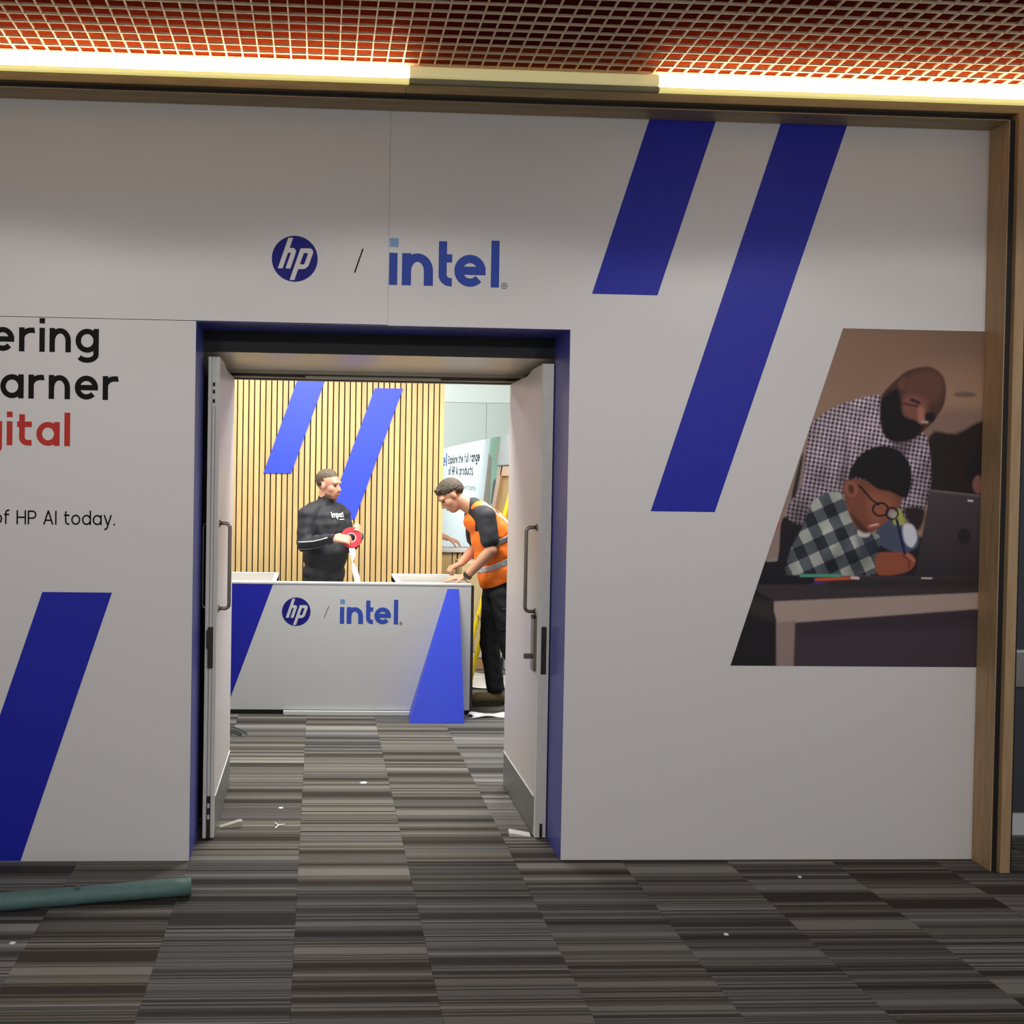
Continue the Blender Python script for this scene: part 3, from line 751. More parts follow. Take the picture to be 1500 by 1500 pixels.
# slatted timber feature wall with two blue stripes
YS = 4.60
sw = thing('slat_wall', (-0.7, YS + 0.05, 0), 'pale timber slat feature wall with two slanted blue stripes', 'wall panel')
box('backing', -2.9, 1.168, YS + 0.022, YS + 0.06, 0, 3.0, M_felt, sw)
sl = MB().box(-0.0203, 0.0203, 0, 0.022, 0, 3.0).mesh('slat'); sl.materials.append(M_slat)
PS = 0.0527; ns = 0
x = 1.168 - 0.0212
while x > -2.9:
    o = bpy.data.objects.new('slat', sl); COL.objects.link(o); o.location = (x, YS, 0); attach(o, sw); x -= PS; ns += 1
for pts in ([(-0.526, 1.791), (-0.268, 1.791), (0.052, 2.71), (-0.206, 2.71)], [(0.066, 1.371), (0.337, 1.371), (0.772, 2.605), (0.508, 2.605)]):
    MB().prism(pts, XZ(YS - 0.0005), 0, 0.010).build('blue_stripe', M_bluebright, sw)

# reception desk
DY = 2.70
dk = thing('reception_desk', (0.0, 3.0, 0), 'white reception desk with blue stripes and printed logos', 'desk')
FX0, FX1, DZ = -1.45, 1.145, 0.980
fp = box('front_panel', FX0, FX1, DY, DY + 0.05, 0.035, DZ - 0.012, M_desk, dk, 0.001)
box('top_edge', FX0, FX1 + 0.004, DY - 0.004, DY + 0.07, DZ - 0.012, DZ + 0.002, M_skirt, dk, 0.002)
box('end_panel', FX1 + 0.002, FX1 + 0.022, DY + 0.002, 3.34, 0.004, DZ - 0.012, mat('dark_brown_edge', (56, 40, 34), 0.5), dk, 0.001)
box('plinth', FX0, -0.245, DY + 0.012, DY + 0.06, 0.0, 0.035, M_dark, dk)  # black base strips stand in for the gap shadow under the desk
box('plinth', -0.24, FX1, DY + 0.006, DY + 0.06, 0.0, 0.035, M_dark, dk)
box('floor_trim', -0.243, 0.74, DY - 0.03, DY + 0.004, 0.001, 0.030, M_skirt, dk, 0.002)
for x0, x1 in ((FX0, -0.315), (0.592, FX1)):
    box('counter_shelf', x0, x1, DY + 0.071, 3.33, DZ - 0.045, DZ - 0.006, M_deskin, dk, 0.002)
    for a_ in ((x0, x1, 3.315, 3.345), (x0, x0 + 0.03, DY + 0.071, 3.314)) if x0 > 0 else ((x0, x1, 3.315, 3.345), (x1 - 0.03, x1, DY + 0.071, 3.314)):
        box('shelf_rim', *a_, DZ - 0.05, DZ + 0.008, M_skirt, dk, 0.002)
    box('side_support', x0 + 0.002, x0 + 0.03, DY + 0.06, 3.31, 0.0, DZ - 0.05, M_desk, dk)
box('inner_worktop', -0.31, 0.588, DY + 0.052, 3.16, 0.70, 0.735, M_desk, dk, 0.002)
flat('blue_stripe', [(-0.99, 0.036), (-0.665, 0.036), (-0.332, 0.966), (-0.66, 0.966)], M_blue, fp, DY)
wd = MB()
tp = [(0.966, DY - 0.001, 0.945), (1.052, DY - 0.001, 0.945)]; bt = [(0.672, 2.452, 0.001), (1.072, 2.452, 0.001)]
back_t = [(0.966, DY, 0.930), (1.052, DY, 0.930)]; back_b = [(0.69, DY - 0.001, 0.001), (1.072, DY - 0.001, 0.001)]
wd.add(tp + bt + back_t + back_b, [(0, 2, 3, 1), (4, 5, 7, 6), (0, 1, 5, 4), (2, 6, 7, 3), (0, 4, 6, 2), (1, 3, 7, 5)])
wd.build('blue_fin', M_bluebright, dk, bevel=0.001)
round_logo(fp, -0.158, 0.764, 0.106, DY, M_logoblue, M_desk)
flat('slash_mark', [(0.046, 0.718), (0.051, 0.718), (0.086, 0.808), (0.081, 0.808)], M_black, fp, DY)
word_logo(fp, 0.166, 0.600, 0.676, DY)

# graphic partition on the right of the room
GW = 1.75
gp = thing('graphic_partition', (GW + 0.06, 6.2, 0), 'white graphic partition printed with range headline and slanted photo strip', 'partition')
M_gw = mat('white_graphic', (214, 224, 230), 0.5, var=0.02)
gb = box('board', GW, GW + 0.10, 3.3, 9.4, 0.0, 2.185, M_gw, gp, 0.001)
gf = lambda u, v, d: (GW - d, -u, v)               # text runs from far to near
text('headline', 'Explore the full range', M_black, gb, gf, left=-8.56, base=1.955, xh=0.085, w=0.27, track=0.14, width=2.55)
text('headline', 'of HP AI products', M_black, gb, gf, left=-8.53, base=1.805, xh=0.085, w=0.27, track=0.14, width=2.07)
text('small_print', 'for connections', M_black, gb, gf, left=-8.1, base=1.632, xh=0.045, w=0.13, track=0.14, width=1.85)
text('wordmark', 'el', M_intel, gb, gf, left=-9.25, base=1.93, xh=0.13, w=0.26, track=0.14, width=0.55)
def gpoly(name, pts, m, d=0.001): return MB().prism([(-y, z) for y, z in pts], gf, 0, d).build(name, m, gb)
gpoly('photo_strip', [(5.86, 1.30), (5.20, 1.30), (4.84, 2.182), (5.36, 2.182)], mat('pale_green_print', (150, 206, 178), 0.5, var=0.05, scale=3))
gpoly('photo_strip', [(5.86, 1.30), (5.36, 1.30), (5.33, 1.62), (5.27, 1.98), (5.45, 2.03)], mat('grey_brown_print', (142, 134, 116), 0.5, var=0.25, scale=7), 0.0016)
gpoly('photo_strip', [(5.30, 1.52), (5.12, 1.50), (5.02, 1.78), (5.17, 1.74)], mat('charcoal_print', (74, 74, 80), 0.5), 0.0022)
gpoly('photo_strip', [(5.06, 1.95), (4.99, 1.95), (4.90, 2.12), (4.97, 2.12)], mat('pinkish_print', (216, 180, 150), 0.5), 0.0022)
# slanted timber framed board fixed on the partition
fb_ = thing('framed_board', (GW - 0.03, 4.4, 1.1), 'slanted timber framed board on the white partition behind the orange vest', 'board')
bf = lambda u, v, d: (GW - 0.001 - d, -u, v)
MB().prism([(-5.17, 1.24), (-3.7, 1.24), (-3.7, 1.885), (-4.64, 1.885)], bf, 0, 0.02).build('back_board', wood('tan_board', (196, 160, 100), (214, 180, 120), (3, 3, 0.6)), fb_)
M_pale = mat('pale_pink_wood', (232, 198, 172), 0.5, var=0.05)
MB().prism([(-5.17, 1.24), (-5.02, 1.24), (-4.44, 1.885), (-4.64, 1.885)], bf, 0.0205, 0.05).build('frame_rail', M_pale, fb_)
MB().prism([(-4.56, 1.80), (-3.7, 1.80), (-3.7, 1.885), (-4.50, 1.885)], bf, 0.0205, 0.05).build('frame_rail', M_pale, fb_)
box('top_cap', GW - 0.055, GW - 0.001, 3.7, 4.66, 1.886, 1.90, M_darksteel, fb_)

# slatted plinth with a white top behind the slat wall's end
ct = thing('display_counter', (1.46, 5.2, 0), 'small slatted timber counter with white top behind the slat wall end', 'counter')
box('body', 1.20, 1.66, 5.04, 5.44, 0, 1.035, M_felt, ct)
box('counter_top', 1.17, 1.69, 4.98, 5.48, 1.037, 1.075, M_skirt, ct, 0.004)
o_ = MB().box(-0.019, 0.019, -0.02, 0, 0, 1.03)
csl = o_.mesh('slat'); csl.materials.append(M_slat)
box('corner_board', 1.195, 1.32, 5.015, 5.039, 0, 1.035, M_slat, ct)
for i in range(6):
    o = bpy.data.objects.new('slat', csl); COL.objects.link(o); o.location = (1.35 + i * PS, 5.039, 0.002); attach(o, ct)
pb = thing('leaflet', (1.36, 5.16, 1.076), 'grey leaflet lying on the white counter top under the hand', 'leaflet')
box('page', 1.24, 1.50, 5.06, 5.24, 1.0755, 1.079, mat('grey_paper', (150, 158, 166), 0.5), pb)
box('page', 1.26, 1.42, 5.10, 5.26, 1.0795, 1.082, M_skirt, pb)

# low timber box with white skirting and loose card beyond the desk end
lb = thing('timber_box', (1.55, 4.75, 0), 'low beige timber box with white bottom trim behind the desk end', 'box')
M_beige = wood('beige_board', (196, 174, 128), (214, 194, 150), (3, 3, 0.6))
box('carcass', 1.34, 1.72, 4.46, 4.90, 0.0, 0.98, M_beige, lb, 0.003)
box('bottom_trim', 1.335, 1.725, 4.44, 4.4595, 0.10, 0.145, M_skirt, lb, 0.002)
tag(MB().prism([(1.30, 0.004), (1.60, 0.004), (1.58, 0.10), (1.28, 0.09)], lambda u, v, d: (u, 4.40 + d + (0.1 - v) * -0.25, v), 0, 0.008).build('cardboard_strip', mat('brown_card', (168, 128, 84), 0.8)), 'brown cardboard strip leaning at the foot of the timber box', 'cardboard')
def sheet(name, cx, cy, wx, wy, seed, label):
    r_ = np.random.default_rng(seed); n = 14; mb = MB()
    ph = r_.uniform(0, 6, 4)
    g = []
    for j in range(n):
        for i in range(n):
            u, v_ = i / (n - 1) - 0.5, j / (n - 1) - 0.5
            z = 0.012 + 0.010 * math.sin(9 * u + ph[0] + 3 * v_) + 0.008 * math.sin(14 * v_ + ph[1] - 5 * u)
            g.append((cx + u * wx + 0.02 * math.sin(7 * v_ + ph[2]), cy + v_ * wy + 0.02 * math.sin(6 * u + ph[3]), max(0.003, z)))
    fs = [(j * n + i, j * n + i + 1, (j + 1) * n + i + 1, (j + 1) * n + i) for j in range(n - 1) for i in range(n - 1)]
    g2 = [(a, b, c - 0.0025) for a, b, c in g]; m_ = len(g)
    fs2 = [tuple(reversed([q + m_ for q in f])) for f in fs]
    mb.add(g + g2, fs + fs2)
    rim = [i for i in range(n)] + [(j + 1) * n - 1 for j in range(1, n)] + [n * n - 1 - i for i in range(1, n)] + [j * n for j in range(n - 2, 0, -1)]
    mb.f += [(rim[k], rim[k] + m_, rim[(k + 1) % len(rim)] + m_, rim[(k + 1) % len(rim)]) for k in range(len(rim))]
    return tag(mb.build(name, mat('white_sheeting', (226, 226, 224), 0.4), None, True), label, 'sheet')
sheet('protective_sheet', 1.40, 3.85, 0.62, 0.55, 3, 'crumpled white protective sheet on the floor before the timber box')
sheet('protective_sheet', 1.36, 2.66, 0.42, 0.10, 5, 'thin white torn strip of sheet beside the worn boots')

# yellow ladder leaning on the partition
ld = thing('ladder', (1.45, 3.9, 0), 'yellow ladder leaning behind the man in the orange vest', 'ladder')
M_yel = mat('yellow_fibreglass', (236, 206, 24), 0.45)
for yy in (3.66, 4.02):
    MB().tube([(1.29, yy, 0.0), (1.70, yy, 1.66)], 0.022, 8).build('rail', M_yel, ld)
for k in range(1, 6):
    t_ = k / 6; MB().tube([(1.29 + 0.41 * t_, 3.66, 1.66 * t_), (1.29 + 0.41 * t_, 4.02, 1.66 * t_)], 0.015, 8).build('rung', M_alu, ld)

# ------------------------------------------------------------------ small things on the floor
def roll():
    r = thing('rolled_sheet', (-1.3, -0.45, 0), 'dark teal roll of floor protection lying along the wall foot', 'roll')
    A = Vector((-0.515, -0.352, 0.038)); B = Vector((-2.4, -0.70, 0.038))
    ax = (B - A).normalized(); side = Vector((0, 0, 1)).cross(ax).normalized(); up = Vector((0, 0, 1))
    th = np.linspace(0, 2 * math.pi * 4.3, 150); R0 = 0.013 + (0.037 - 0.013) * th / th[-1]
    th = th + 1.9 - th[-1]
    nS = 26; mb = MB(); n = len(th)
    for i in range(nS):
        t = i / (nS - 1); c = A + (B - A) * t
        wob = 1 + 0.03 * math.sin(t * 23) + 0.02 * math.sin(t * 51 + 1)
        fl = 0.97
        for R in (R0, R0 - 0.0042):
            for a, q in zip(th, R):
                mb.v.append(tuple(c + side * (math.cos(a) * q * wob * 1.05) + up * (math.sin(a) * q * wob * fl)))
    for i in range(nS - 1):
        for k in range(n - 1):
            p = i * 2 * n + k; q = (i + 1) * 2 * n + k
            mb.f += [(p, p + 1, q + 1, q), (p + n, q + n, q + n + 1, p + n + 1)]
        for k in (0, n - 1):
            p = i * 2 * n + k; q = (i + 1) * 2 * n + k; mb.f.append((p, q, q + n, p + n))
    for i in (0, nS - 1):
        for k in range(n - 1):
            p = i * 2 * n + k; mb.f.append((p, p + n, p + n + 1, p + 1))
    mb.build('wrap', M_teal, r, True)
    tb = MB(); c = A + (B - A) * 0.235
    for k in range(10):
        a = 0.2 + k / 9 * 2.2 + math.pi * 0.0
        for w_ in (0, 0.02):
            tb.v.append(tuple(c + ax * w_ - side * (-math.cos(a + 0.9) * 0.0400) * 1.0 + up * (math.sin(a + 0.9) * 0.0380)))
    tb.f = [(2 * k, 2 * k + 1, 2 * k + 3, 2 * k + 2) for k in range(9)]
    tb.build('tape_band', mat('dark_teal_tape', (52, 78, 76), 0.35), r, True)
roll()
def wedge(name, p, ang, L_, W_, H_, m, label):
    mb = MB(); c, s_ = math.cos(ang), math.sin(ang)
    fn = lambda u, v, d: (p[0] + c * u - s_ * d, p[1] + s_ * u + c * d, v)
    mb.prism([(0, 0.0), (L_, 0.0), (L_, H_), (L_ * 0.85, H_), (0, 0.004)], fn, -W_ / 2, W_ / 2)
    return tag(mb.build(name, m, None, False, 0.0015), label, 'door wedge', 'door wedges')
M_wedge = mat('dusty_rubber', (176, 172, 158), 0.7, var=0.15, scale=40)
wedge('door_wedge', (-0.475, 0.43, 0), 0.12, 0.11, 0.036, 0.030, M_wedge, 'grey rubber door wedge at the foot of the left door leaf')
wedge('door_wedge', (1.075, 0.315, 0), 3.05, 0.105, 0.06, 0.018, mat('pale_rubber', (206, 204, 194), 0.7), 'flat pale door wedge at the foot of the right door leaf')
bar = MB(); a_, b_ = Vector((-0.80, 2.50, 0.0)), Vector((-0.484, 2.105, 0.0)); dd = (b_ - a_).normalized(); ss = Vector((-dd.y, dd.x, 0))
for w0, w1, z0, z1 in ((-0.022, 0.022, 0.0, 0.004), (-0.022, -0.018, 0.004, 0.03), (0.018, 0.022, 0.004, 0.03)):
    vs = [p + ss * w + Vector((0, 0, z)) for z in (z0, z1) for p in (a_, b_) for w in (w0, w1)]
    bar.add(vs, [(0, 2, 3, 1), (4, 5, 7, 6), (0, 1, 5, 4), (2, 6, 7, 3), (0, 4, 6, 2), (1, 3, 7, 5)])
tag(bar.build('metal_channel', M_alu), 'short grey metal channel on the carpet beside the left door leaf', 'metal bar')
M_scrap = mat('white_scrap', (238, 238, 232), 0.6)
def scrap(p, pts, label, h=0.004):
    return tag(MB().prism([(p[0] + a, p[1] + b) for a, b in pts], lambda u, v, d: (u, v, d), 0.0, h).build('paper_scrap', M_scrap), label, 'scrap', 'white scraps on the carpet')
scrap((0.279, 1.12), [(-0.022, 0), (-0.01, -0.018), (0.014, -0.016), (0.024, 0.004), (0.006, 0.018)], 'oval white scrap on the carpet straight before the desk logos')
scrap((-0.181, 0.701), [(-0.013, -0.004), (0.006, -0.012), (0.015, 0.003), (-0.004, 0.010)], 'tiny white scrap behind the forked scrap in the doorway')
ys = MB()
for q in (0.3, 2.3, 4.2):
    ys.tube([(-0.181, 0.444, 0.005), (-0.181 + 0.030 * math.cos(q), 0.444 + 0.045 * math.sin(q), 0.004)], 0.0035, 6)
tag(ys.build('plastic_spacer', M_scrap), 'small white forked spacer on the carpet in the doorway', 'scrap', 'white scraps on the carpet')
scrap((-1.128, -0.754), [(-0.010, -0.006), (0.008, -0.008), (0.012, 0.004), (-0.006, 0.007)], 'small white scrap in front of the teal roll')
scrap((2.19, -0.19), [(-0.006, -0.006), (0.006, -0.006), (0.006, 0.006), (-0.006, 0.006)], 'tiny white speck on the carpet below the slanted picture')
scrap((1.62, -0.72), [(-0.008, -0.004), (0.008, -0.008), (0.010, 0.004), (-0.004, 0.008)], 'tiny pale scrap on the dark carpet right of the doorway')

# ------------------------------------------------------------------ people
M_skin = mat('skin_light', (206, 150, 124), 0.5, var=0.05, scale=14)
M_skin2 = mat('skin_tanned', (206, 150, 120), 0.5, var=0.06, scale=14)
M_hairg = mat('greying_brown_hair', (94, 82, 66), 0.7, var=0.45, scale=60, bump=1.0, bscale=110)
M_hairb = mat('brown_hair', (72, 62, 48), 0.7, var=0.5, scale=50, bump=1.0, bscale=100)
M_stub = mat('stubble', (142, 94, 72), 0.7, var=0.15, scale=90)
M_shirtk = mat('black_jersey', (30, 31, 38), 0.7, var=0.12, scale=9)
M_trous = mat('black_trousers', (22, 23, 27), 0.75, var=0.15, scale=9)
M_vest = mat('orange_vest', (255, 122, 28), 0.55, var=0.06, scale=7)
M_refl = mat('reflective_tape', (196, 194, 198), 0.35, var=0.04)
M_eye = mat('dark_eye', (34, 26, 24), 0.3)
M_lip = mat('lips', (176, 92, 82), 0.5)
M_boot = mat('tan_boot', (120, 106, 72), 0.7, var=0.25, scale=30)
M_sole = mat('boot_sole', (58, 54, 44), 0.8)

def remesh(mb, voxel, smooth_it=6, wrinkle=0.0, seed=0):
    me = mb.mesh('tmp'); o = bpy.data.objects.new('tmp', me); COL.objects.link(o)
    md = o.modifiers.new('r', 'REMESH'); md.mode = 'VOXEL'; md.voxel_size = voxel
    if smooth_it:
        ms = o.modifiers.new('s', 'SMOOTH'); ms.factor = 0.5; ms.iterations = smooth_it
    dg = bpy.context.evaluated_depsgraph_get(); dg.update()
    out = bpy.data.meshes.new_from_object(o.evaluated_get(dg)); bpy.data.objects.remove(o, do_unlink=True)
    if wrinkle:
        n = len(out.vertices); co = np.empty(n * 3); no = np.empty(n * 3)
        out.vertices.foreach_get('co', co); out.vertices.foreach_get('normal', no)
        co = co.reshape(-1, 3); no = no.reshape(-1, 3); r_ = np.random.default_rng(seed); w = np.zeros(n)
        for k in range(7):
            d = r_.normal(size=3); d[2] *= 1.6; d /= np.linalg.norm(d)
            e = r_.normal(size=3) * 8
            w += np.sin(co @ d * r_.uniform(45, 95) + 1.5 * np.sin(co @ e) + r_.uniform(0, 6)) / 7
        co = co + no * (w * wrinkle)[:, None]; out.vertices.foreach_set('co', co.ravel()); out.update()
    return out

def patch(src, pred, off, name, m, parent, jitter=0.0, seed=1):
    """a thin layer lying on part of another surface (hair, tape bands, print)"""
    n = len(src.vertices); co = np.empty(n * 3); no = np.empty(n * 3)
    src.vertices.foreach_get('co', co); src.vertices.foreach_get('normal', no); co = co.reshape(-1, 3); no = no.reshape(-1, 3)
    sg = pred(co, no)
    if sg.dtype != bool:
        ok = sg > 0; off = off * np.clip(sg / 0.05, 0.06, 1)
    else: ok = sg
    if ok.sum() < 4: return None
    r_ = np.random.default_rng(seed)
    new = co + no * (off + jitter * r_.uniform(-1, 1, n))[:, None]
    idx = -np.ones(n, int); idx[ok] = np.arange(ok.sum())
    faces = [tuple(int(idx[v]) for v in p.vertices) for p in src.polygons if all(ok[v] for v in p.vertices)]
    me = bpy.data.meshes.new(name); me.from_pydata([tuple(p) for p in new[ok]], [], faces)
    # close the layer down to the surface so that it has real thickness
    bm = bmesh.new(); bm.from_mesh(me)
    rim = [e for e in bm.edges if len(e.link_faces) == 1]
    if rim:
        ex = bmesh.ops.extrude_edge_only(bm, edges=rim)
        bm.normal_update()
        for v in [g for g in ex['geom'] if isinstance(g, bmesh.types.BMVert)]:
            k = np.argmin(((new - np.array(v.co)) ** 2).sum(1)); v.co = Vector(co[k] - no[k] * 0.002)
    bm.to_mesh(me); bm.free()
    return link(name, me, m, parent, True)

def frame3(fwd, up=(0, 0, 1)):
    f = Vector(fwd).normalized(); u = Vector(up); r = f.cross(u).normalized(); u = r.cross(f)
    return Matrix((r, f, u)).transposed()          # columns right, forward, up

def head_shape(mb, c, R):
    c = Vector(c); P = lambda x, y, z: c + R @ Vector((x, y, z))
    mb.ell(P(0, -0.014, 0.036), (0.077, 0.099, 0.090), R)
    mb.ell(P(0, 0.028, -0.030), (0.062, 0.068, 0.088), R)
    mb.ell(P(0, 0.045, -0.080), (0.046, 0.045, 0.036), R)
    mb.capsule(P(0, 0.084, 0.020), P(0, 0.107, -0.022), 0.009, 0.013)
    mb.capsule(P(-0.011, 0.093, -0.028), P(0.011, 0.093, -0.028), 0.010)
    mb.capsule(P(-0.040, 0.076, 0.036), P(0.040, 0.076, 0.036), 0.017)
    mb.capsule(P(-0.020, 0.088, -0.058), P(0.020, 0.088, -0.058), 0.010)
    for s in (-1, 1):
        mb.ell(P(s * 0.042, 0.046, -0.018), (0.026, 0.034, 0.034), R)
        mb.ell(P(s * 0.079, -0.008, -0.004), (0.010, 0.017, 0.029), R @ Matrix.Rotation(s * 0.35, 3, 'Z'))

def hand_shape(mb, wrist, d, n, curl=0.4, thumb=1, scale=1.0, spread=0.08):
    """d: towards the fingers, n: back of the hand, thumb: +1 / -1 side"""
    d = Vector(d).normalized(); n = Vector(n); n = (n - d * n.dot(d)).normalized(); s = d.cross(n) * thumb
    w = Vector(wrist); k = scale
    for j in range(4):
        o_ = (-0.030 + 0.020 * j) * k
        mb.capsule(w + d * 0.012 * k + s * o_ * 0.55, w + d * 0.088 * k + s * o_, 0.0165 * k, 0.0125 * k, 10)
    for j, ln in enumerate((0.062, 0.078, 0.084, 0.074)):
        o_ = (-0.030 + 0.020 * j) * k
        p = w + d * 0.088 * k + s * o_; ang = 0; dirv = (d + s * (j - 1.5) * spread).normalized()
        for q, fr in enumerate((0.42, 0.32, 0.26)):
            ang += curl * (0.7, 1.1, 0.8)[q]
            v = dirv * math.cos(ang) - n * math.sin(ang)
            p2 = p + v * ln * k * fr
            mb.capsule(p, p2, (0.0100 - 0.0008 * q) * k, (0.0094 - 0.0010 * q) * k, 10); p = p2
    p = w + d * 0.025 * k + s * 0.024 * k; v = (d * 0.72 + s * 0.62 - n * 0.3).normalized()
    p2 = p + v * 0.042 * k; mb.capsule(p, p2, 0.0145 * k, 0.0115 * k, 10)
    v2 = (d * 0.9 + s * 0.2 - n * (0.3 + curl * 0.4)).normalized(); p3 = p2 + v2 * 0.034 * k; mb.capsule(p2, p3, 0.0112 * k, 0.0095 * k, 10)
    mb.capsule(p3, p3 + (v2 - n * 0.2).normalized() * 0.022 * k, 0.0100 * k, 0.0085 * k, 10)

def torso_shape(mb, J, R, g=0.0, rx=0.165, ry=0.115, belly=0.0):
    pel, ch = Vector(J['pelvis']), Vector(J['chest']); nk = Vector(J['neck'])
    ax = (ch - pel).normalized(); fw = R.col[1]; rt = ax.cross(fw) * -1
    rt = fw.cross(ax).normalized(); fw2 = ax.cross(rt).normalized()
    T = Matrix((rt, fw2, ax)).transposed()
    mb.ell(pel, (rx * 0.98 + g, ry * 1.05 + g, 0.15 + g), T)
    mb.ell(pel.lerp(ch, 0.45) + fw2 * belly * 0.5, (rx * 0.97 + g, ry * 1.02 + belly + g, 0.20), T)
    mb.ell(ch, (rx * 1.05 + g, ry * 1.08 + g, 0.22), T)
    mb.ell(ch.lerp(nk, 0.45), (rx * 0.95 + g, ry * 0.92 + g, 0.12), T)
    for s in ('L', 'R'):
        mb.capsule(nk - ax * 0.03, Vector(J['sh' + s]), 0.058 + g, 0.066 + g)

def body(J, R, RH, voxel=0.0055, hands=(None, None), belly=0.0, rx=0.165, ry=0.115):
    mb = MB(); torso_shape(mb, J, R, 0.0, rx, ry, belly)
    head_shape(mb, J['head'], RH)
    hd = Vector(J['head']); mb.capsule(Vector(J['neck']) - Vector((0, 0, 0.02)), hd + RH @ Vector((0, -0.022, -0.055)), 0.062, 0.056)
    for k, s in enumerate('LR'):
        mb.capsule(J['sh' + s], J['el' + s], 0.054, 0.043); mb.capsule(J['el' + s], Vector(J['el' + s]).lerp(Vector(J['wr' + s]), 0.35), 0.044, 0.043)
        mb.capsule(Vector(J['el' + s]).lerp(Vector(J['wr' + s]), 0.3), J['wr' + s], 0.043, 0.028)
        if hands[k]: hand_shape(mb, J['wr' + s], **hands[k])
        mb.capsule(J['hip' + s], J['kn' + s], 0.082, 0.056); mb.capsule(J['kn' + s], J['an' + s], 0.056, 0.040)
        an = Vector(J['an' + s]); t = Vector(J['toe' + s]); mb.capsule((an.x, an.y, 0.065), (an.x + 0.6 * (t.x - an.x), an.y + 0.6 * (t.y - an.y), 0.055), 0.036, 0.028)
    return remesh(mb, voxel, 5)

def trousers(J, R, rx, ry, g=0.012, seed=2):
    mb = MB(); pel, ch = Vector(J['pelvis']), Vector(J['chest']); ax = (ch - pel).normalized(); rt = R.col[1].cross(ax).normalized(); fw = ax.cross(rt)
    T = Matrix((rt, fw, ax)).transposed()
    mb.ell(pel, (rx + g, ry * 1.08 + g, 0.16), T)
    for s in 'LR':
        mb.capsule(J['hip' + s], J['kn' + s], 0.098, 0.078); an = Vector(J['an' + s])
        mb.capsule(J['kn' + s], an + Vector((0, 0, 0.03)), 0.078, 0.072)
    return remesh(mb, 0.011, 5, 0.007, seed)

def shoe(J, s, parent, m_up, m_sole):
    an, t = Vector(J['an' + s]), Vector(J['toe' + s]); d = (t - an); d.z = 0; d.normalize(); sd_ = Vector((-d.y, d.x, 0))
    mb = MB(); a0 = Vector((an.x, an.y, 0.0)) - d * 0.05; t0 = Vector((t.x, t.y, 0.0))
    mb.capsule(a0 + Vector((0, 0, 0.065)), t0 - d * 0.045 + Vector((0, 0, 0.055)), 0.048, 0.042); mb.capsule(t0 - d * 0.05 + Vector((0, 0, 0.055)) , t0 - d * 0.03 + Vector((0, 0, 0.052)), 0.046, 0.040)
    mb.capsule(a0 + d * 0.03 + Vector((0, 0, 0.07)), an + Vector((0, 0, 0.055)), 0.052, 0.052)
    me = remesh(mb, 0.008, 3, 0.002, 9)
    o = link('shoe', me, m_up, parent, True)
    L_ = (t0 - a0).length; pts = []
    for k in range(24):
        a = 2 * math.pi * k / 24; u = L_ / 2 - 0.02 + math.cos(a) * (L_ / 2 + 0.028); w_ = math.sin(a) * (0.045 + 0.008 * math.cos(a)) ; pts.append((u, w_))
    MB().prism(pts, lambda u, v, dd_: tuple(a0 + d * u + sd_ * v + Vector((0, 0, dd_))), 0.001, 0.028).build('sole', m_sole, o)

def sleeve(mb, a, b, r1, r2): mb.capsule(a, b, r1, r2)

def eyes_brows(J, RH, parent, hair_m):
    P = lambda x, y, z: Vector(J['head']) + RH @ Vector((x, y, z))
    for s in (-1, 1):
        MB().ell(P(s * 0.033, 0.083, 0.012), (0.012, 0.008, 0.006), RH).build('eye', M_eye, parent, True)
        MB().capsule(P(s * 0.018, 0.094, 0.034), P(s * 0.046, 0.084, 0.038), 0.0045, 0.0035, 8).build('eyebrow', hair_m, parent, True)
    MB().capsule(P(-0.018, 0.096, -0.058), P(0.018, 0.096, -0.058), 0.0045, 0.0045, 8).build('mouth', M_lip, parent, True)

def local(co, J, RH):
    return (co - np.array(J['head'])) @ np.array(RH)

def hairfield(l, front, mid, back):
    """signed height above the hairline, which drops from the forehead to the nape"""
    y = l[:, 1]; line_ = np.where(y > 0, mid + (front - mid) * np.clip(y / 0.06, 0, 1) + np.clip(y - 0.06, 0, 1) * 0.5, mid + (back - mid) * np.clip(-y / 0.09, 0, 1))
    sg = l[:, 2] - line_
    sg[(np.linalg.norm(l, axis=1) > 0.17) | (np.abs(l[:, 0]) > 0.1)] = -1
    return sg
def sidefield(l):
    sg = np.minimum.reduce([0.060 - l[:, 2], l[:, 2] - (0.004 - 0.25 * np.clip(-l[:, 1], 0, 0.1)) , -0.006 - l[:, 1]])
    sg[(np.linalg.norm(l, axis=1) > 0.135) | ((np.abs(l[:, 0]) > 0.074) & (l[:, 2] < 0.034) & (l[:, 1] > -0.036))] = -1
    return sg
def beardfield(l):
    sg = np.minimum.reduce([-0.066 - l[:, 2] + 0.35 * np.clip(0.05 - l[:, 1], 0, 0.06), l[:, 2] + 0.122, l[:, 1] - 0.0, l[:, 1] + 0.8 * (l[:, 2] + 0.122) ])
    return sg
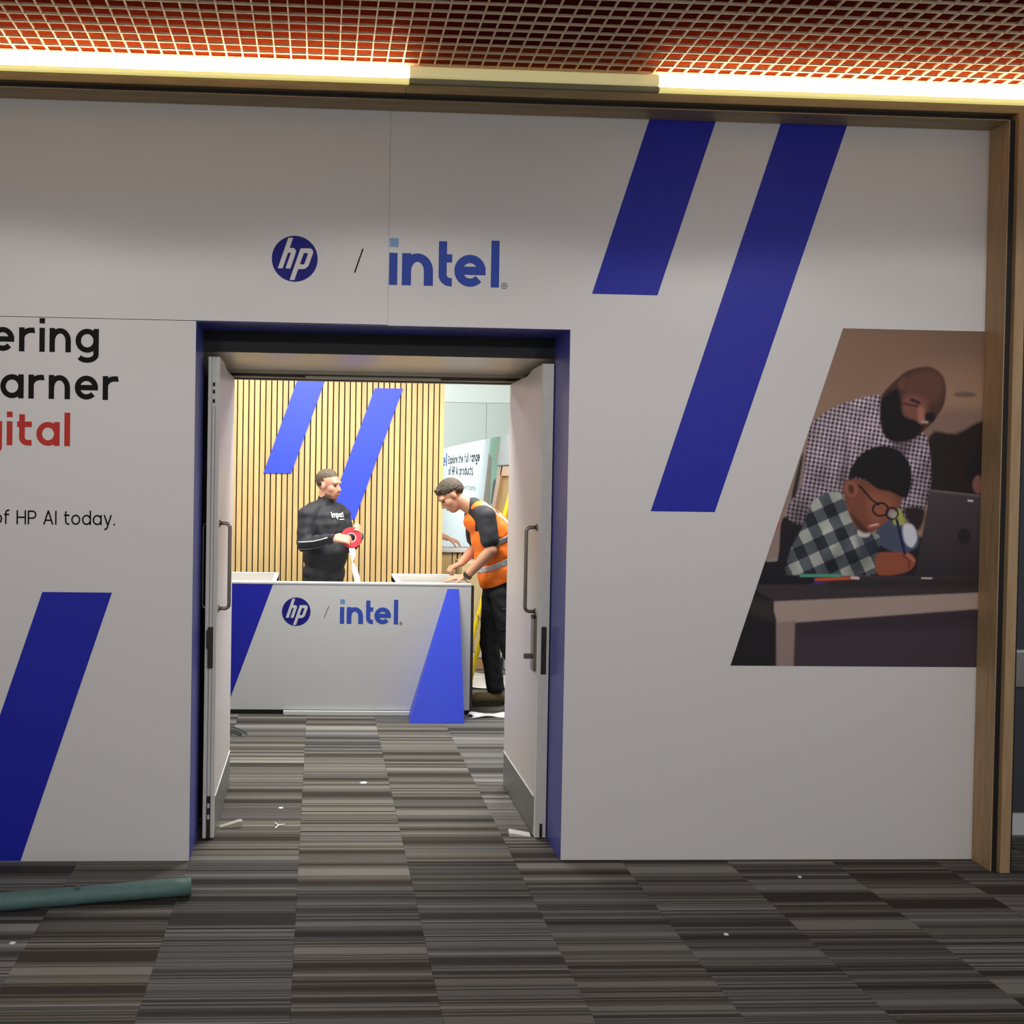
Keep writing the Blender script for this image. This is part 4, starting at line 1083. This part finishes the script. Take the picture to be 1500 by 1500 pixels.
# ---- man behind the desk, black top, unrolling tape
def person_tape():
    fw = Vector((0.62, -0.78, 0)).normalized(); R = frame3(fw)
    RH = frame3((0.86, -0.50, -0.10))
    c = Vector((0.045, 3.47, 0)); rt = R.col[0]
    J = dict(pelvis=c + Vector((0, 0, 0.97)), chest=c + Vector((0, 0, 1.33)), neck=c + Vector((0.0, 0.0, 1.545)), head=Vector((0.076, 3.45, 1.690)),
             shR=c + rt * 0.176 + Vector((0, 0, 1.448)), shL=c - rt * 0.176 + Vector((0, 0, 1.448)),
             elR=(-0.118, 3.285, 1.225), wrR=(0.110, 3.135, 1.283), elL=(0.265, 3.54, 1.20), wrL=(0.326, 3.30, 1.290),
             hipR=c + rt * 0.095 + Vector((0, 0, 0.90)), hipL=c - rt * 0.095 + Vector((0, 0, 0.90)),
             knR=c + rt * 0.11 + fw * 0.02 + Vector((0, 0, 0.50)), knL=c - rt * 0.11 + fw * 0.02 + Vector((0, 0, 0.50)),
             anR=c + rt * 0.12 + Vector((0, 0, 0.10)), anL=c - rt * 0.12 + Vector((0, 0, 0.10)),
             toeR=c + rt * 0.14 + fw * 0.19, toeL=c - rt * 0.14 + fw * 0.19)
    rx, ry = 0.172, 0.135
    hands = (dict(d=(0.02, -0.65, 0.55), n=(0.9, -0.2, 0.2), curl=0.55, thumb=-1), dict(d=(1, -0.05, -0.02), n=(0.05, -0.75, 0.6), curl=0.40, thumb=-1))
    me = body(J, R, RH, 0.0055, hands, 0.03, rx, ry)
    o = link('person', me, M_skin, None, True)
    tag(o, 'man in black long-sleeved top with white chest lettering, holding a red tape roll', 'person')
    sb = MB(); torso_shape(sb, J, R, 0.016, rx, ry, 0.035)
    sb.ell(J['pelvis'] + Vector((0, 0, 0.0)), (0.192, 0.155, 0.13), R)
    for s in 'LR':
        sb.capsule(J['sh' + s], J['el' + s], 0.076, 0.062); w_ = Vector(J['el' + s]).lerp(Vector(J['wr' + s]), 0.93); sb.capsule(J['el' + s], w_, 0.061, 0.043)
    nb = Vector(J['neck']); sb.capsule(nb - Vector((0, 0, 0.03)), nb + Vector((0.008, -0.004, 0.028)), 0.076, 0.070)
    sb.capsule(nb - Vector((0, 0, 0.02)), nb + rt * 0.12 - Vector((0, 0, 0.055)), 0.070, 0.070); sb.capsule(nb - Vector((0, 0, 0.02)), nb - rt * 0.12 - Vector((0, 0, 0.055)), 0.070, 0.070)
    shm = remesh(sb, 0.009, 5, 0.0085, 4)
    sh = link('long_sleeved_top', shm, M_shirtk, o, True)
    link('trousers', trousers(J, R, rx, ry), M_trous, o, True)
    for s in 'LR': shoe(J, s, o, M_trous, M_sole)
    # sleeve piping
    eR, wR = Vector(J['elR']), Vector(J['wrR'])
    ln = (wR - eR)
    for q, (off, r_) in enumerate(((0.018, 0.005), (-0.042, 0.003))):
        p = []
        for t in np.linspace(-0.08, 0.9, 9):
            rad = (0.061 - 0.018 * max(0, t)) + 0.002
            zz = off * (1 - 0.15 * t) - 0.012 * math.sin(t * 3.1)
            yv = -math.sqrt(max(1e-5, rad ** 2 - zz ** 2)); p.append(eR + ln * t + Vector((yv * 0.45, yv * 0.9, zz)))
        MB().tube(p, r_, 8).build('sleeve_piping', M_refl if q == 0 else mat('dark_piping', (110, 108, 102), 0.6), sh, True)
    # chest lettering, projected on to the cloth
    dg = np.empty(len(shm.vertices) * 3); shm.vertices.foreach_get('co', dg); dg = dg.reshape(-1, 3)
    wtxt = Vector((0.60, -0.80, 0)).normalized(); rtx = Vector((0, 0, 1)).cross(wtxt).normalized() 
    cen = c + Vector((0, 0, 1.452)) + Vector((0.055, -0.04, 0))
    L2 = np.stack([(dg - np.array(cen)) @ np.array(rtx), dg[:, 2] - cen.z, (dg - np.array(cen)) @ np.array(wtxt)], 1)
    front = L2[:, 2] > 0.02
    LF = L2[front]
    def fnc(u, v, d):
        k = ((LF[:, 0] - u) ** 2 + (LF[:, 1] - v) ** 2); i = np.argpartition(k, 6)[:6]; dep = LF[i, 2].mean()
        return tuple(cen + rtx * u + Vector((0, 0, v)) + wtxt * (dep + 0.009 + d))
    text('chest_lettering', 'Impact', M_skirt, sh, fnc, left=-0.055, base=-0.015, xh=0.034, w=0.26, track=0.1, t=0.002, width=0.150)
    mbu = MB(); ribbon(mbu, [(0.02 + 0.0125 * k, -0.031) for k in range(7)], 0.006, fnc, 0, 0.002); mbu.build('lettering_underline', M_skirt, sh)
    # hair, beard, face
    patch(me, lambda co, no: hairfield(local(co, J, RH), 0.082, 0.064, 0.020), 0.016, 'hair', M_hairg, o, 0.003)
    patch(me, lambda co, no: sidefield(local(co, J, RH)), 0.004, 'hair_side', mat('short_dark_side_hair', (74, 60, 46), 0.75, var=0.3, scale=70), o, 0.0008)
    patch(me, lambda co, no: beardfield(local(co, J, RH)), 0.0035, 'beard', M_stub, o, 0.0006)
    P = lambda x, y, z: Vector(J['head']) + RH @ Vector((x, y, z))
    MB().capsule(P(-0.028, 0.092, -0.046), P(0.028, 0.092, -0.046), 0.006, 0.006, 8).build('moustache', M_stub, o, True)
    eyes_brows(J, RH, o, M_hairg)
    # the tape roll in his hands
    tr = thing('tape_roll', (0.262, 3.14, 1.20), 'red roll of tape with a white strip hanging from it', 'tape')
    M_tape = mat('red_tape', (226, 70, 78), 0.4, var=0.05); cc = Vector((0.257, 3.175, 1.287)); ax = Vector((0.18, -1, 0.12)).normalized()
    e1 = ax.orthogonal().normalized(); e2 = ax.cross(e1)
    def ring(r0, r1, d0, d1, n=40):
        mb = MB()
        for k in range(n):
            a = 2 * math.pi * k / n; v = e1 * math.cos(a) + e2 * math.sin(a)
            for r_, d_ in ((r0, d0), (r1, d0), (r1, d1), (r0, d1)): mb.v.append(tuple(cc + v * r_ + ax * d_))
        mb.f = [(4 * k + j, 4 * k + (j + 1) % 4, 4 * ((k + 1) % n) + (j + 1) % 4, 4 * ((k + 1) % n) + j) for k in range(n) for j in range(4)]
        return mb
    ring(0.038, 0.083, -0.009, 0.009).build('roll', M_tape, tr, False)
    ring(0.032, 0.0385, -0.0098, 0.0098).build('core', mat('pink_white_core', (238, 190, 190), 0.5), tr, False)
    st = MB(); pth = [(0.262, 3.128, 1.205), (0.272, 3.124, 1.15), (0.268, 3.13, 1.10), (0.285, 3.135, 1.04), (0.300, 3.13, 0.99), (0.312, 3.13, 0.94), (0.320, 3.13, 0.905)]
    tw = [0.1, 0.5, 1.35, 0.4, 0.0, 0.3, 0.6]
    for p, t in zip(pth, tw):
        v = Vector((math.cos(t), math.sin(t), 0)) * 0.024
        for q in (-1, 1): st.v.append(tuple(Vector(p) + v * q))
    st.f = [(2 * k, 2 * k + 1, 2 * k + 3, 2 * k + 2) for k in range(len(pth) - 1)]
    s_o = st.build('tape_tail', mat('white_tape', (236, 236, 236), 0.35), tr, True)
    sm = s_o.modifiers.new('thick', 'SOLIDIFY'); sm.thickness = 0.001
person_tape()

# ---- man in the orange vest leaning on the desk
def person_vest():
    fw = Vector((-1, -0.05, 0)).normalized(); R = frame3(fw)
    RH = frame3((-0.74, -0.05, -0.67), (-0.67, 0, 0.74))
    V = Vector
    J = dict(pelvis=V((1.405, 2.95, 0.965)), chest=V((1.335, 2.95, 1.33)), neck=V((1.20, 2.95, 1.550)), head=V((1.020, 2.95, 1.632)),
             shL=V((1.262, 2.775, 1.485)), shR=V((1.225, 3.115, 1.485)), elL=(1.290, 2.705, 1.235), wrL=(1.122, 2.79, 1.030), elR=(1.25, 3.18, 1.22), wrR=(1.115, 3.04, 1.105),
             hipL=V((1.405, 2.86, 0.90)), hipR=V((1.385, 3.035, 0.90)), knL=V((1.47, 2.82, 0.50)), knR=V((1.350, 3.04, 0.50)),
             anL=V((1.605, 2.76, 0.11)), anR=V((1.40, 3.03, 0.11)), toeL=V((1.425, 2.755, 0)), toeR=V((1.215, 3.02, 0)))
    rx, ry = 0.168, 0.118
    hands = (dict(d=(-1, 0.16, -0.13), n=(0.1, -0.25, 1), curl=0.16, thumb=-1), dict(d=(-0.9, -0.3, -0.35), n=(-0.25, -0.1, 0.9), curl=0.95, thumb=1))
    me = body(J, R, RH, 0.0055, hands, 0.0, rx, ry)
    o = link('person', me, M_skin2, None, True)
    tag(o, 'man in orange reflective vest bending over the desk end with hands on it', 'person')
    sb = MB(); torso_shape(sb, J, R, 0.012, rx, ry, 0.0)
    for s in 'LR':
        sb.capsule(J['sh' + s], V(J['sh' + s]).lerp(V(J['el' + s]), 0.70), 0.075, 0.072)
    nb = V(J['neck']); sb.capsule(nb + V((0.02, 0, -0.03)), nb + V((-0.015, 0, 0.012)), 0.074, 0.068)
    link('polo_shirt', remesh(sb, 0.009, 4, 0.005, 6), M_shirtk, o, True)
    # vest: torso shell, open at the arms
    vb = MB(); T = frame3(fw, (J['chest'] - J['pelvis']))
    pel, ch = J['pelvis'], J['chest']
    vb.ell(pel.lerp(ch, 0.20), (rx + 0.032, ry + 0.042, 0.19), T); vb.ell(pel.lerp(ch, 0.6), (rx + 0.030, ry + 0.040, 0.22), T); vb.ell(ch, (rx + 0.030, ry + 0.044, 0.20), T)
    vb.ell(ch.lerp(J['neck'], 0.5), (rx * 0.80, ry + 0.034, 0.12), T)
    for sd_ in (-1, 1):
        vb.capsule(J['neck'] + V((0.03, sd_ * 0.065, -0.015)), J['neck'] + V((0.07, sd_ * 0.10, -0.055)), 0.070, 0.075); vb.capsule(J['neck'] + V((0.07, sd_ * 0.09, -0.055)), J['chest'] + V((0.06, sd_ * 0.09, 0.02)), 0.075, 0.09)
    vm_ = remesh(vb, 0.009, 5, 0.006, 8)
    bm = bmesh.new(); bm.from_mesh(vm_)
    # hem rises towards the back
    bmesh.ops.bisect_plane(bm, geom=bm.verts[:] + bm.edges[:] + bm.faces[:], plane_co=(1.274, 2.95, 0.925), plane_no=(0.46, 0.0, -1.0), clear_outer=True)
    # wide arm opening on each side
    bm.to_mesh(vm_); bm.free()
    vest = link('safety_vest', vm_, M_vest, o, True)
    band = lambda z0, w_: (lambda co, no: np.abs((co[:, 2] - z0) - 0.42 * (co[:, 0] - 1.36)) < w_)
    patch(vm_, band(1.118, 0.027), 0.003, 'reflective_band', M_refl, vest)
    patch(vm_, lambda co, no: (np.abs((co[:, 2] - 1.290) - 0.55 * (co[:, 0] - 1.36)) < 0.027) & (co[:, 0] > 1.27), 0.003, 'reflective_band', M_refl, vest)
    for sd_ in (-1, 1): patch(vm_, lambda co, no: (np.abs(sd_ * (co[:, 1] - 2.95) - 0.105) < 0.020) & (co[:, 0] > 1.24) & (co[:, 2] > 1.32), 0.003, 'reflective_band', M_refl, vest)
    tj = trousers(J, R, rx, ry, 0.014, 12)
    tro = link('trousers', tj, M_trous, o, True)
    patch(tj, lambda co, no: (co[:, 1] < 2.86) & (co[:, 2] > 0.62) & (co[:, 2] < 0.80) & (co[:, 0] > 1.385), 0.008, 'thigh_pocket', M_trous, tro)
    MB().ell((1.437, 2.725, 0.655), (0.008, 0.012, 0.008)).build('pocket_badge', mat('orange_badge', (240, 120, 70), 0.5), tro, True)
    for s in 'LR': shoe(J, s, o, M_boot, M_sole)
    patch(me, lambda co, no: np.where((np.abs(local(co, J, RH)[:, 0]) > 0.070) & (local(co, J, RH)[:, 2] < 0.036) & (local(co, J, RH)[:, 1] > -0.040), -1.0, hairfield(local(co, J, RH), 0.058, 0.018, -0.050)), 0.014, 'hair', M_hairb, o, 0.004)
    P = lambda x, y, z: J['head'] + RH @ V((x, y, z))
    fr = MB()
    for q in range(14):
        fr.ell(P(-0.055 + 0.0085 * q, 0.054 + 0.016 * math.sin(q * 2.1), 0.106 + 0.010 * math.cos(q * 1.7) - 0.0012 * (q - 6.5) ** 2 * 0.3), (0.012, 0.014, 0.012), RH, 10, 8)
    link('quiff', remesh(fr, 0.006, 2, 0.004, 3), M_hairb, o, True)
    eyes_brows(J, RH, o, M_hairb)
    # watch
    w = V(J['wrL']); d = (w - V(J['elL'])).normalized(); w = w - d * 0.012; e1 = d.orthogonal().normalized(); e2 = d.cross(e1)
    wt = MB(); n = 24
    for k in range(n):
        a = 2 * math.pi * k / n; v = e1 * math.cos(a) + e2 * math.sin(a)
        for r_, t in ((0.030, -0.011), (0.036, -0.011), (0.036, 0.011), (0.030, 0.011)): wt.v.append(tuple(w + v * r_ + d * t))
    wt.f = [(4 * k + j, 4 * k + (j + 1) % 4, 4 * ((k + 1) % n) + (j + 1) % 4, 4 * ((k + 1) % n) + j) for k in range(n) for j in range(4)]
    wo = wt.build('wrist_watch', mat('watch_strap', (70, 62, 54), 0.5), o, True)
    nv = V((-0.3, -0.85, 0.45)); nv = (nv - d * nv.dot(d)).normalized()
    MB().tube([w + nv * 0.034, w + nv * 0.042], 0.016, 16).build('dial', M_darksteel, wo)
person_vest()

# ---- third person, mostly hidden by the slat wall, one hand over the counter
def person_hidden():
    fw = Vector((1, 0.0, 0)); R = frame3(fw); RH = frame3((0.9, 0.0, -0.4)); V = Vector
    c = V((0.78, 5.22, 0))
    J = dict(pelvis=c + V((0, 0, 0.95)), chest=c + V((0.03, 0, 1.27)), neck=c + V((0.06, 0, 1.47)), head=c + V((0.10, 0, 1.60)),
             shR=c + V((0.05, -0.17, 1.41)), shL=c + V((0.05, 0.17, 1.41)), elR=c + V((0.19, -0.16, 1.22)) , wrR=(1.295, 5.16, 1.165), elL=c + V((0.10, 0.24, 1.13)), wrL=c + V((0.30, 0.14, 1.12)),
             hipR=c + V((0, -0.09, 0.88)), hipL=c + V((0, 0.09, 0.88)), knR=c + V((0.02, -0.10, 0.48)), knL=c + V((0.02, 0.10, 0.48)),
             anR=c + V((0, -0.11, 0.10)), anL=c + V((0, 0.11, 0.10)), toeR=c + V((0.18, -0.12, 0)), toeL=c + V((0.18, 0.12, 0)))
    J['elR'] = V((1.05, 5.05, 1.245))
    me = body(J, R, RH, 0.006, (dict(d=(1, -0.2, -0.3), n=(0.2, 0, 1), curl=0.4, thumb=-1), dict(d=(1, -0.1, -0.32), n=(0.3, -0.25, 1), curl=0.42, thumb=1)), 0.0, 0.15, 0.108)
    o = link('person', me, M_skin, None, True)
    tag(o, 'person hidden by the slat wall, one bare hand reaching over the counter', 'person')
    sb = MB(); torso_shape(sb, J, R, 0.014, 0.15, 0.108)
    for s in 'LR': sb.capsule(J['sh' + s], V(J['sh' + s]).lerp(V(J['el' + s]), 0.6), 0.078, 0.066)
    link('t_shirt', remesh(sb, 0.011, 4, 0.004, 2), M_shirtk, o, True)
    link('trousers', trousers(J, R, 0.15, 0.108, 0.012, 5), M_trous, o, True)
    for s in 'LR': shoe(J, s, o, M_trous, M_sole)
    patch(me, lambda co, no: hairfield(local(co, J, RH), 0.064, 0.03, -0.05), 0.010, 'hair', M_hairb, o, 0.003)
    eyes_brows(J, RH, o, M_hairb)
person_hidden()
